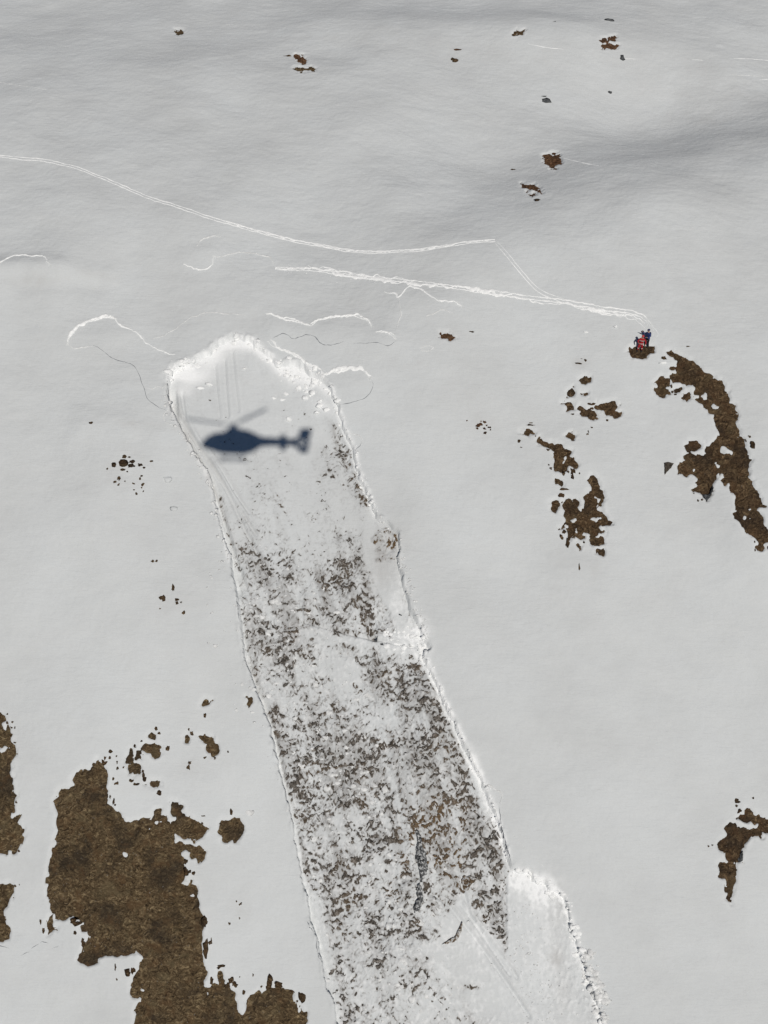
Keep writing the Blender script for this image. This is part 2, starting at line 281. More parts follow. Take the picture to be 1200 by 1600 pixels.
BED = P('262,600 267,581 273,573 285,572 302,570 308,562 330,555 332,544 347,536 365,527 382,529 395,533 400,540 408,548 425,557 432,570 465,568 475,573 480,582 492,584 500,592 517,607 522,620 528,637 533,653 538,670 542,683 553,700 555,715 563,745 577,772 583,795 588,808 606,816 622,832 624,858 622,880 630,902 642,940 655,975 665,1000 672,1015 662,1022 666,1040 680,1065 690,1085 700,1110 712,1130 725,1165 740,1195 755,1220 765,1245 775,1270 785,1300 792,1330 798,1355 815,1362 830,1364 834,1375 850,1378 862,1390 880,1400 890,1430 897,1460 905,1490 920,1530 930,1560 940,1600 985,1760 552,1760 528,1600 522,1570 510,1540 503,1500 495,1465 483,1440 478,1395 468,1350 462,1310 455,1275 445,1235 435,1200 428,1165 420,1130 405,1085 392,1060 382,1030 376,990 374,950 368,915 362,880 355,850 345,815 337,785 330,755 318,730 303,705 290,680 280,663 268,645 263,625')
# ------------------------------------------------------------------ design rasters over the frame plus a margin
MG = 160; RW, RH = int(W0)+2*MG, int(H0)+2*MG
def sdf_into(poly, pad, R, op):
    x0, y0 = np.floor(poly.min(0)-pad).astype(int); x1, y1 = np.ceil(poly.max(0)+pad).astype(int)
    x0, y0 = max(x0, -MG), max(y0, -MG); x1, y1 = min(x1, RW-MG-1), min(y1, RH-MG-1)
    gx, gy = np.meshgrid(np.arange(x0, x1+1, dtype=np.float32), np.arange(y0, y1+1, dtype=np.float32))
    d = np.full(gx.shape, 1e9, np.float32); ins = np.zeros(gx.shape, bool)
    for (ax, ay), (bx, by) in zip(poly, np.roll(poly, -1, 0)):
        ex, ey = bx-ax, by-ay; L = ex*ex+ey*ey+1e-9
        t = np.clip(((gx-ax)*ex+(gy-ay)*ey)/L, 0, 1)
        d = np.minimum(d, (gx-ax-t*ex)**2+(gy-ay-t*ey)**2)
        if ay != by:
            c = ((ay > gy) != (by > gy)) & (gx < (bx-ax)*(gy-ay)/(by-ay)+ax); ins ^= c
    d = np.sqrt(d); d = np.where(ins, -d, d)
    sl = (slice(y0+MG, y1+1+MG), slice(x0+MG, x1+1+MG)); R[sl] = op(R[sl], d)
CL = 30.0
FB = np.full((RH, RW), CL, np.float32)                    # signed distance to bare ground, + is snow
for p in PATCH: sdf_into(p[3], 30, FB, np.minimum)
for h in HOLES: sdf_into(h, 6, FB, lambda a, d: np.maximum(a, -d))
SB = np.full((RH, RW), 400.0, np.float32); sdf_into(BED, 400, SB, np.minimum)   # signed distance to the slide bed
gX, gY = np.meshgrid(np.arange(RW, dtype=np.float32)-MG, np.arange(RH, dtype=np.float32)-MG)
def blob(R, x, y, rx, ry, a, rot=0.0):
    r = 3.0*max(rx, ry)
    x0, x1 = int(max(0, x-r+MG)), int(min(RW, x+r+MG)); y0, y1 = int(max(0, y-r+MG)), int(min(RH, y+r+MG))
    if x1 <= x0 or y1 <= y0: return
    ca, sa = math.cos(math.radians(rot)), math.sin(math.radians(rot))
    dx = gX[y0:y1, x0:x1]-x; dy = gY[y0:y1, x0:x1]-y
    u = (dx*ca+dy*sa)/rx; v = (-dx*sa+dy*ca)/ry
    R[y0:y1, x0:x1] += a*np.exp(-(u*u+v*v))
def along(R, pts, rx, a, step=6):
    pts = np.array(pts, float)
    for (ax, ay), (bx, by) in zip(pts[:-1], pts[1:]):
        n = max(1, int(math.hypot(bx-ax, by-ay)/step))
        for i in range(n):
            t = i/n; blob(R, ax+(bx-ax)*t, ay+(by-ay)*t, rx, rx, a)
# how much ground shows in the slide bed
DN = np.zeros((RH, RW), np.float32)
prof = np.interp(gY[:, 0], [500, 820, 880, 960, 1040, 1200, 1300, 1400, 1480, 1560, 1700], [0.0, 0.05, 0.20, 0.36, 0.44, 0.46, 0.46, 0.48, 0.34, 0.22, 0.22])
DN += prof[:, None]
along(DN, [(527, 665), (535, 700), (548, 730), (562, 765), (575, 792)], 10, 0.27, 7)
along(DN, [(505, 700), (520, 745)], 8, 0.08, 7)
along(DN, [(337, 775), (345, 815), (352, 850), (362, 885)], 8, 0.32, 7)
for b in [(545, 830, 16, 12, .45, 0), (548, 870, 18, 20, .35, 0), (560, 920, 26, 26, .30, 0), (572, 955, 26, 14, .42, 20), (605, 975, 9, 18, .5, -15), (500, 895, 26, 14, .22, 0), (400, 890, 30, 22, .12, 0), (440, 800, 40, 30, .04, 0),
          (430, 1010, 40, 30, .14, 0), (405, 1045, 18, 16, .2, 0), (590, 1015, 30, 10, .2, 20), (650, 1050, 30, 12, .18, 10), (660, 1110, 26, 30, .22, 0), (690, 1170, 30, 40, .22, 0), (500, 1190, 45, 22, .26, 0), (470, 1230, 34, 18, .26, 0),
          (520, 1235, 22, 14, .2, 0), (610, 1300, 36, 18, .25, -35), (640, 1280, 60, 24, .18, 0), (720, 1290, 40, 50, .3, 0), (690, 1360, 26, 50, .25, 0), (560, 1370, 50, 40, .14, 0), (630, 1400, 30, 40, .25, 0), (620, 1470, 50, 24, .18, 0),
          (770, 1330, 14, 30, .2, 0), (775, 1430, 16, 40, .55, 0), (790, 1480, 6, 22, .6, 0), (668, 1450, 16, 10, .3, 0), (560, 1590, 20, 18, .4, 0), (640, 1540, 30, 8, .3, 10), (548, 1590, 16, 12, .3, 0), (600, 1430, 60, 12, .1, 0),
          # clean snow
          (560, 1000, 70, 7, -.5, 8), (545, 1045, 22, 22, -.6, 0), (520, 1060, 30, 30, -.15, 0), (600, 1120, 40, 26, -.40, 30), (575, 1080, 22, 18, -.2, 0), (640, 1000, 26, 20, -.8, 0), (620, 950, 12, 40, -.6, -20), (604, 905, 16, 26, -.9, -15), (578, 850, 7, 30, -.5, 0), (550, 1270, 30, 16, -.3, 0),
          (530, 1300, 26, 26, -.35, 0), (500, 1330, 12, 60, -.15, 0), (575, 1220, 8, 40, -.3, 0), (655, 1225, 26, 30, -.2, 0), (490, 1420, 12, 50, -.5, -10), (500, 1500, 20, 50, -.3, 0), (600, 1345, 16, 12, -.35, 0), (630, 1330, 6, 40, -.35, 15),
          (720, 1420, 14, 40, -.7, 20), (745, 1480, 34, 44, -1.0, -35), (800, 1540, 50, 60, -.8, -35), (700, 1500, 30, 18, -.5, 20), (690, 1560, 50, 40, -.15, 0), (835, 1440, 34, 80, -1.2, 0), (870, 1540, 40, 80, -1.2, 0), (810, 1400, 14, 40, -1.0, 0), (760, 1260, 12, 60, -.35, -20),
          (740, 1210, 10, 50, -.3, -25), (700, 1385, 12, 16, -.4, 0), (680, 1380, 12, 16, -.3, 0), (560, 1530, 40, 30, -.08, 0), (440, 1090, 18, 30, -.15, 0), (530, 860, 40, 14, -.15, 0), (410, 950, 40, 30, -.1, 0), (660, 1480, 26, 10, -.4, 0), (555, 1310, 10, 30, -.2, 0)]:
    blob(DN, *b)
for b in [(880, 1540, 10, 12, .5, 0), (893, 1580, 9, 8, .45, 0), (855, 1405, 10, 10, .2, 0), (868, 1440, 8, 12, .2, 0), (752, 1540, 14, 7, .45, 0), (735, 1540, 8, 5, .4, 0)]: blob(DN, *b)
DN *= sstep(-2, -9, SB)
for q in ([(603, 827), (611, 834), (616, 841), (611, 852), (600, 857), (590, 852)], [(582, 840), (592, 835), (600, 838)]): along(DN, q, 4, .80, 4)
along(DN, [(589, 872), (600, 871), (613, 873)], 3, .9, 4); blob(DN, 600, 850, 15, 18, .55)
along(DN, [(374, 955), (377, 990), (384, 1030), (396, 1062), (409, 1090), (424, 1130)], 5, 0.12, 6)
# brown turf (against grey wet soil) in the bed
BR = np.zeros((RH, RW), np.float32)
for b in [(500, 1200, 30, 14, .8, 0), (640, 1325, 20, 40, .9, 25), (700, 1270, 50, 60, .75, 0), (712, 1340, 14, 50, 1, 10), (727, 1378, 16, 14, 1.4, 0), (675, 1345, 12, 14, 1.2, 0), (610, 1390, 26, 26, .8, 0), (690, 1170, 26, 30, .55, 0), (600, 845, 26, 26, 1.5, 0), (410, 1045, 10, 10, .8, 0), (660, 1440, 20, 14, .7, 0), (545, 700, 30, 90, .35, 0)]: blob(BR, *b)
BR = np.clip(BR, 0, 1)
DP = np.zeros((RH, RW), np.float32)      # extra depth under the walls
along(DP, [(266, 610), (270, 640), (284, 664), (298, 690), (314, 718), (330, 748), (342, 785), (352, 830), (364, 880), (375, 930)], 9, .22, 6)
along(DP, [(380, 990), (395, 1050), (420, 1120), (438, 1190), (456, 1260), (470, 1340), (486, 1430), (505, 1490), (520, 1550)], 6, .14, 5)
along(DP, [(688, 1095), (720, 1160), (752, 1230), (776, 1300)], 6, .12, 5)
GV = np.zeros((RH, RW), np.float32)      # grooves the slab scraped
for q, w in (([(272, 610), (276, 640), (292, 668), (322, 706), (352, 760), (385, 830), (415, 885)], 3), ([(283, 612), (288, 650), (306, 690), (338, 735), (372, 790), (402, 835)], 2.5), ([(318, 695), (340, 725), (362, 760), (390, 800)], 2), ([(268, 625), (278, 660), (300, 695), (320, 735), (336, 775), (352, 820), (372, 880), (386, 920)], 3),
             ([(350, 560), (352, 600), (356, 650)], 1.6), ([(362, 548), (366, 590), (372, 640)], 1.4), ([(335, 570), (338, 610), (343, 650)], 1.4), ([(640, 1370), (700, 1410), (740, 1460), (790, 1530), (830, 1590)], 3), ([(720, 1410), (760, 1460), (812, 1530)], 3), ([(725, 1390), (735, 1430), (765, 1475), (800, 1525)], 2.5), ([(480, 970), (540, 985), (600, 997), (650, 1008)], 3)):
    along(GV, q, w, -.10, 2.5); along(GV, np.array(q)+[5, -2], w, .06, 2.5)
# freshly broken white snow
FR = np.zeros((RH, RW), np.float32); STREAKS = []
inside = sstep(1.5, -2.5, SB)
top = np.interp(gY[:, 0], [520, 620, 700, 900, 1100, 1700], [0.10, 0.07, 0.05, 0.05, 0.03, 0.10])
FR += inside*top[:, None]; FR += sstep(3, -2, SB)*0
CROWN = [(264, 592), (268, 581), (285, 573), (303, 569), (310, 562), (331, 551), (348, 537), (366, 529), (383, 530), (397, 536), (408, 548), (426, 560), (434, 572), (465, 571), (476, 578), (492, 588), (503, 598), (516, 612)]
along(FR, np.array(CROWN)+[0, 3], 7, 0.33, 5)
for b in [(288, 584, 24, 9, .6, -12), (330, 566, 22, 8, .5, -35), (366, 537, 20, 7, .5, 0), (850, 1470, 50, 110, .16, -12), (830, 1378, 34, 12, .4, 8), (460, 588, 16, 11, .7, 20), (482, 594, 14, 12, .6, 30), (445, 578, 12, 8, .4, 0), (312, 588, 26, 9, .55, -22), (290, 582, 14, 10, .5, 0), (286, 608, 14, 7, .5, 0), (505, 632, 16, 9, .5, 30), (345, 556, 18, 8, .2, -30), (380, 542, 22, 8, .25, 0),
          (640, 1000, 22, 22, .6, 0), (655, 985, 14, 18, .5, 0), (620, 940, 12, 18, .4, 0), (660, 1030, 14, 16, .5, 0), (830, 1385, 30, 18, .6, 10), (850, 1400, 20, 24, .4, 0), (810, 1372, 16, 10, .5, 0), (745, 1470, 26, 40, .25, -30)]: blob(FR, *b)
RIM_R = [(517, 607), (522, 620), (528, 637), (533, 653), (538, 670), (545, 685), (555, 705), (560, 735), (568, 757), (577, 775), (583, 795), (588, 806)]
RIM_R2 = [(592, 812), (603, 830), (624, 858), (630, 902), (643, 940), (656, 975), (667, 1003)]
RIM_R3 = [(667, 1015), (664, 1030), (676, 1055), (690, 1085), (703, 1115), (718, 1145), (732, 1180), (750, 1215), (764, 1248), (776, 1280), (786, 1310), (794, 1345)]
RIM_L = [(264, 610), (266, 640), (280, 664), (291, 684), (303, 706), (317, 730), (329, 757), (336, 785), (344, 815), (352, 850), (360, 885)]
RIM_L2 = [(366, 915), (372, 950), (375, 990), (381, 1030), (392, 1062), (408, 1095), (420, 1130), (430, 1170), (440, 1215), (452, 1262), (461, 1310), (468, 1350), (478, 1395), (484, 1440), (497, 1470), (505, 1510), (514, 1545), (524, 1575), (530, 1605)]
RIM_B = [(800, 1362), (820, 1361), (833, 1370), (850, 1377), (864, 1390), (880, 1402), (889, 1430), (897, 1460), (905, 1492), (918, 1528), (930, 1562), (942, 1602)]
for q in ([(270, 640), (290, 668), (322, 706), (352, 760), (385, 830), (415, 875)], [(280, 640), (305, 690), (340, 735), (372, 790), (400, 830)], [(330, 700), (352, 735), (385, 790)], [(276, 600), (283, 640), (300, 680), (316, 700)], [(330, 745), (350, 800), (372, 860), (390, 900)], [(640, 1360), (700, 1400), (740, 1450), (790, 1520), (830, 1580)], [(720, 1400), (760, 1450), (810, 1520)], [(480, 970), (540, 985), (600, 995), (650, 1005)], [(690, 1500), (720, 1560), (740, 1600)]): STREAKS.append(q)
along(FR, RIM_R, 4.5, 0.26, 4); along(FR, RIM_R3, 5, 0.38, 4); along(FR, RIM_L, 4, 0.30, 4); along(FR, RIM_B, 4, 0.36, 4); along(FR, RIM_R2, 3, 0.08, 4); along(FR, RIM_L2, 2.5, 0.10, 4)
along(FR, [(735, 1170), (752, 1215), (768, 1260), (780, 1310)], 6, 0.18, 5)
halo = np.exp(-((FB-3)/4.0)**2)*0.09; FR += halo
ST = np.zeros((RH, RW), np.float32)       # dust near thin spots, darker hollows and streaks, painted wall shade
for b in [(200, 735, 36, 30, .22, 0), (262, 940, 30, 24, .14, 0), (755, 668, 18, 16, .22, 0), (905, 570, 18, 8, .2, 0), (200, 820, 60, 40, .06, 0), (600, 860, 30, 34, .3, 0), (600, 895, 22, 20, .18, 0), (708, 90, 10, 10, .2, 0), (635, 570, 30, 10, .1, 0), (375, 1420, 16, 24, .15, 0), (925, 893, 10, 16, .15, 0), (1020, 100, 200, 16, .06, 4), (480, 60, 300, 26, .07, 3), (1100, 150, 120, 20, .12, 5), (330, 1550, 10, 8, .2, 0),
          (700, 525, 18, 8, .12, 0), (320, 1205, 40, 20, .1, 0), (215, 1200, 40, 40, .10, 0), (870, 1430, 16, 40, .2, 0), (880, 1550, 14, 40, .25, 0), (870, 1495, 11, 16, .55, 0), (715, 620, 60, 40, .05, 0), (270, 650, 10, 30, .10, 0), (232, 668, 90, 6, .12, 4), (60, 440, 50, 8, .2, -4), (150, 432, 30, 6, .15, 12), (1090, 190, 60, 20, .1, 0)]: blob(ST, *b)
for q in STREAKS: along(ST, q, 2.0, 0.12, 3)
along(ST, [(262, 605), (266, 640), (280, 664), (296, 692)], 2.5, .18, 3); along(ST, [(284, 668), (300, 700), (320, 733), (336, 775)], 4, .34, 4)  # shade of the left wall, painted on as a dark band
def samp(R, px, py):
    u = np.clip(px+MG, 0, RW-1.001); v = np.clip(py+MG, 0, RH-1.001); i = u.astype(int); j = v.astype(int); a = u-i; b = v-j
    return (R[j, i]*(1-a)+R[j, i+1]*a)*(1-b)+(R[j+1, i]*(1-a)+R[j+1, i+1]*a)*b
# ------------------------------------------------------------------ snow slope
STEP = 0.131
xs = np.arange(-72, 72, STEP); ys = np.arange(13, 150, STEP)
X, Y = np.meshgrid(xs, ys); B = base(X, Y); PX, PY = to_px(X, Y, B)
inframe = (PX > -150) & (PX < 1350) & (PY > -150) & (PY < 1750)
fb = samp(FB, PX, PY); sb = samp(SB, PX, PY)
fine = fbm(X, Y, 0.48, 3, 21); mid = fbm(X, Y, 1.7, 3, 31)
rag = 0.5+0.5*np.clip(fbm(X, Y, 3.5, 2, 77), -1, 1)
SPK = fbm(X, Y, 0.36, 2, 23)
def bare_field(fbv, fine, mid, rag): return np.where(fbv < 27, -7*np.clip(SPK-1.05, 0, 1.2)*sstep(10, 4, fbv)*sstep(-1, 1, fbv)+6*np.clip(-SPK-1.15, 0, 1)*sstep(-7, -3, fbv)*sstep(1, -1, fbv)+ fbv-0.3+fine*(0.9+1.3*rag)+mid*0.5, 27)
ff = bare_field(fb, fine, mid, rag)
th = np.clip(ff*0.055, -0.40, 0.20)
def snow_relief(X, Y):
    r = 0.016*fbm0(X, Y, 0.9, 4, 41, 0.55, 2.2, 1.0)+0.030*fbm0(X, Y, 3.2, 3, 51, 0.5, 1.8, 1.0)
    r += 0.10*fbm(X, Y, 8, 2, 61)+0.010*fbm(X, Y, 0.35, 2, 71)
    return r
SR = snow_relief(X, Y)
edge_n = fbm(X, Y, 0.8, 3, 81)+0.9*fbm(X, Y, 2.4, 2, 82)
cut = sstep(0.8, -2.2, sb+edge_n*1.6)*(0.75+np.clip(samp(DP, PX, PY), 0, .6)*1.2)
lump = np.exp(-((sb-1.0)/4.5)**2)*np.clip(1.2-1.6*np.abs(fbm(X, Y, 1.1, 3, 91)), -0.4, 1.3)*0.16
ZS = B+SR+th-cut+lump+0.10
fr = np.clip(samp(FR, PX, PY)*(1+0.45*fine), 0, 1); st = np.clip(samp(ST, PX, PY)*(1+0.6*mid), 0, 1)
keep = inframe & (sb > -9) & (ff > -8)
fm = keep[:-1, :-1] & keep[1:, 1:] & keep[:-1, 1:] & keep[1:, :-1]
snow = link('snow_slope', grid_mesh('snow_slope', X, Y, ZS, fm, {'fresh': fr, 'dirt': np.zeros_like(fr), 'stain_shade': st}), M_SNOW)
tag(snow, 'smooth grey-white snow slope around the avalanche track', kind='structure')
def surf(x, y):
    u = np.clip((np.asarray(x, float)-xs[0])/STEP, 0, len(xs)-2); v = np.clip((np.asarray(y, float)-ys[0])/STEP, 0, len(ys)-2)
    i = u.astype(int); j = v.astype(int); a = u-i; b = v-j
    return (ZS[j, i]*(1-a)+ZS[j, i+1]*a)*(1-b)+(ZS[j+1, i]*(1-a)+ZS[j+1, i+1]*a)*b
# the rest of the mountain, outside the detailed part
oxs = np.concatenate([np.arange(-1500, -150, 30), np.arange(-150, 150.1, 3), np.arange(180, 1500, 30)]); oys = np.concatenate([np.arange(-1200, -60, 30), np.arange(-60, 200.1, 3), np.arange(230, 1500, 30)])
OX, OY = np.meshgrid(oxs, oys); OB = base(OX, OY)
vv = np.stack([OX, OY, OB-CAM[2]], -1)@AX_F
opx, opy = to_px(OX, OY, OB); oin = (opx > -120) & (opx < 1320) & (opy > -120) & (opy < 1720) & (vv > 1) & (OY < 146) & (np.abs(OX) < 69)
om = ~(oin[:-1, :-1] & oin[1:, 1:] & oin[:-1, 1:] & oin[1:, :-1])
tag(link('mountain_side', grid_mesh('mountain_side', OX, OY, OB+0.02, om, {'fresh': np.zeros_like(OX), 'dirt': np.zeros_like(OX), 'stain_shade': np.zeros_like(OX)}), M_SNOW), kind='structure')
# ------------------------------------------------------------------ slide bed: scraped snow with the ground showing through
BS = 0.070
bx, by, _ = px2xy(BED[:, 0], BED[:, 1])
bxs = np.arange(bx.min()-1.2, bx.max()+1.2, BS); bys = np.arange(max(14, by.min()-1), by.max()+1.5, BS)
X2, Y2 = np.meshgrid(bxs, bys); B2 = base(X2, Y2); PX2, PY2 = to_px(X2, Y2, B2); sb2 = samp(SB, PX2, PY2)
dn = samp(DN, PX2, PY2); br = samp(BR, PX2, PY2)
wx = X2+0.12*fbm(X2, Y2, 0.6, 2, 104); wy = Y2+0.12*fbm(X2, Y2, 0.6, 2, 105); dn = np.clip(dn, -1, 0.62)*np.clip(1+0.30*fbm(X2, Y2, 4.0, 2, 106), 0.3, 1.6)
def downface(w, sd, dy=0.10): a = fbm(wx, wy, w, 3, sd, 0.6, 1, 1, 0.3); return np.clip((np.roll(a, -1, 0)-np.roll(a, 1, 0))*w*2.0, -2, 2)
ca_, sa_ = math.cos(0.33), math.sin(0.33); ua = X2*ca_+Y2*sa_; ub = -X2*sa_+Y2*ca_
flow = fbm0(ua, ub, 0.9, 3, 107, 0.6, 1.0, 5.0)
dn = np.clip(dn*np.clip(1+0.38*flow, 0.2, 1.8), -1, 0.66)
tuft = 0.42*downface(0.62, 101)+0.38*downface(1.3, 109)+0.55*fbm(wx, wy*1.3, 0.24, 3, 103, 0.75, 1, 1, 0.9)+0.22*fbm(X2, Y2, 1.6, 2, 102)
q = np.sort(tuft.ravel()[::97]); tu = np.interp(tuft, q, np.linspace(0, 1, len(q)))
rub = 1-np.abs(fbm(X2, Y2, 0.8, 3, 111, 0.6)); rub2 = fbm(X2, Y2, 0.3, 2, 112)
streak = fbm0(X2*0.93+Y2*0.28, Y2*0.25, 0.5, 3, 113)                 # scratches down the fall line
rough = np.clip(0.25+dn*1.3+sstep(800, 1000, PY2)*0.5+1.2*np.clip(fbm(X2, Y2, 3.0, 2, 118), -.2, 1)*sstep(1400, 1500, PY2), 0.2, 1.9)
hum = fbm(wx, wy, 1.15, 3, 115, 0.55); big = fbm(X2, Y2, 3.6, 2, 116)
dp2 = np.clip(samp(DP, PX2, PY2), 0, .6); gv = np.clip(samp(GV, PX2, PY2), -.22, .15)
bedz = B2-0.34-0.16*sstep(-3, -40, sb2)+0.10-dp2+gv+(0.06*hum+0.20*big)*sstep(0.0, 0.4, dn)*sstep(-2, -12, sb2)+0.03*fbm(X2, Y2, 3.0, 2, 114)
smooth_part = sstep(0.12, -0.3, dn)
ZB = bedz+rough*(0.035*rub+0.018*rub2)+0.014*streak*(1-0.5*rough)
ZG = bedz+np.clip((tu-(1-np.clip(dn*0.64, 0, 0.55)))*0.60, -0.10, 0.14)+0.03*rub2*np.clip(dn*2, 0, 1)
ZG = np.where(dn < 0.02, bedz-0.12, ZG)
thr_ = 1-np.clip(dn*0.72, 0, 0.60); dirt = np.clip(0.80*sstep(thr_-0.42, thr_+0.05, tu)**1.3*np.clip(dn*4, 0, 1)+np.clip(0.16+dn*0.26+0.16*flow+0.10*rub2+0.10*big, 0, .55)*np.clip(dn*2.5, 0, 1), 0, 0.85)
fr2 = np.clip(samp(FR, PX2, PY2)*(1+0.35*rub2*sstep(650, 900, PY2))+0.22*np.clip(rub2, 0, 2)*sstep(850, 980, PY2)*(1-smooth_part*.5), 0, 1)
bm_ = (sb2 < 4) & (PX2 > -150) & (PY2 < 1750)
bmf = bm_[:-1, :-1] & bm_[1:, 1:] & bm_[:-1, 1:] & bm_[1:, :-1]
bed = link('slide_bed', grid_mesh('slide_bed', X2, Y2, ZB, bmf, {'fresh': fr2, 'dirt': dirt, 'stain_shade': np.clip(samp(ST, PX2, PY2), 0, 1)}), M_SNOW)
tag(bed, 'scraped snow bed of the avalanche track running down the slope', kind='structure')
g_m = (sb2 < -1.5) & (ZG > bedz-0.085); gg = g_m.copy(); gg[1:] |= g_m[:-1]; gg[:-1] |= g_m[1:]; gg[:, 1:] |= g_m[:, :-1]; gg[:, :-1] |= g_m[:, 1:]
gg &= bm_
ggf = gg[:-1, :-1] & gg[1:, 1:] & gg[:-1, 1:] & gg[1:, :-1]
soil = link('bare_ground', grid_mesh('bare_ground', X2, Y2, ZG, ggf, {'brown': np.clip(br+0.25*fbm(X2, Y2, 2.5, 2, 131), 0, 1)}), M_SOIL)
tag(soil, 'dark soil and grass tufts poking through the avalanche track', 'soil', kind='stuff')
def bedsurf(x, y):
    u = np.clip((np.asarray(x, float)-bxs[0])/BS, 0, len(bxs)-2); v = np.clip((np.asarray(y, float)-bys[0])/BS, 0, len(bys)-2)
    return np.maximum(ZB[v.astype(int), u.astype(int)], surf(x, y)-0.9)
# ------------------------------------------------------------------ grass patches
OWN = np.empty((RH, RW), np.float32)
for label, grp, kd, poly in PATCH:
    ex = np.concatenate([poly, poly+[0, 0]]); x, y, _ = px2xy(np.clip(poly[:, 0], -150, 1350), np.clip(poly[:, 1], -150, 1750))
    GS = 0.075 if len(poly) < 100 else 0.09
    gx = np.arange(x.min()-0.9, x.max()+0.9, GS); gy = np.arange(y.min()-0.9, y.max()+0.9, GS)
    A, C = np.meshgrid(gx, gy); b0 = base(A, C); pa, pb = to_px(A, C, b0)
    own = OWN; own.fill(CL); sdf_into(poly, 12, own, np.minimum)
    f = samp(own, pa, pb); fs = samp(FB, pa, pb)
    k = (f < 7) & (f <= fs+3.0) & (pa > -150) & (pb < 1750)
    if not k.any(): continue
    rel = (0.045*fbm(A, C, 0.55, 4, 201, 0.6, 1.3, 1)+0.03*fbm(A, C, 2.0, 2, 202)-0.05*np.abs(fbm(A, C, 0.5, 2, 203)))*(0.5+0.9*sstep(0, -8, f))+0.02
    z = b0+snow_relief(A, C)+rel+0.105
    kf = k[:-1, :-1] & k[1:, 1:] & k[:-1, 1:] & k[1:, :-1]
    cx, cy = float(np.mean(A[k])), float(np.mean(C[k])); oz = float(base(np.array(cx), np.array(cy)))
    o = link('grass_patch', grid_mesh('grass_patch', A, C, z, kf, None, True, (cx, cy, oz)), M_RUST if kd == 'r' else M_DARKG if poly[:, 0].min() > 700 else M_GRASS)
    o.location = (cx, cy, oz); tag(o, label, 'grass patch', grp, 'stuff')
# ------------------------------------------------------------------ lumps: small clumps, stones, snow blocks
def ico(sub):
    bm = bmesh.new(); bmesh.ops.create_icosphere(bm, subdivisions=sub, radius=1.0)
    V = np.array([v.co[:] for v in bm.verts]); F = np.array([[v.index for v in f.verts] for f in bm.faces]); bm.free(); return V, F
ICO1, ICO2, ICO3 = ico(1), ico(2), ico(3)
def lumpV(V, seed, amp=0.3, angular=False):
    n = 1+amp*fbm(V[:, 0]+seed*3.1, V[:, 1]+V[:, 2]*1.7, 0.9, 2, seed)
    V = V*n[:, None]
    if angular:
        r = np.random.RandomState(seed)
        for _ in range(7):
            d = r.normal(size=3); d /= np.linalg.norm(d); h = r.uniform(0.45, 0.8); e = V@d-h; V = V-np.where(e > 0, e, 0)[:, None]*d
    return V
NRM = np.array([0, -0.55, 0.83]); NRM /= np.linalg.norm(NRM); TU = np.cross(NRM, [1, 0, 0]); TU = TU if TU[1] > 0 else -TU
FR3 = np.stack([np.array([1.0, 0, 0]), TU, NRM], 1)      # slope frame: x across, y uphill along the surface, z out of it
def at(px, py, lift=0.0, bedz_=False):
    x, y, s = px2xy(px, py); z = (bedsurf if bedz_ else surf)(x, y)
    return np.array([x[0], y[0], z[0]+lift]), float(s[0])/FPX
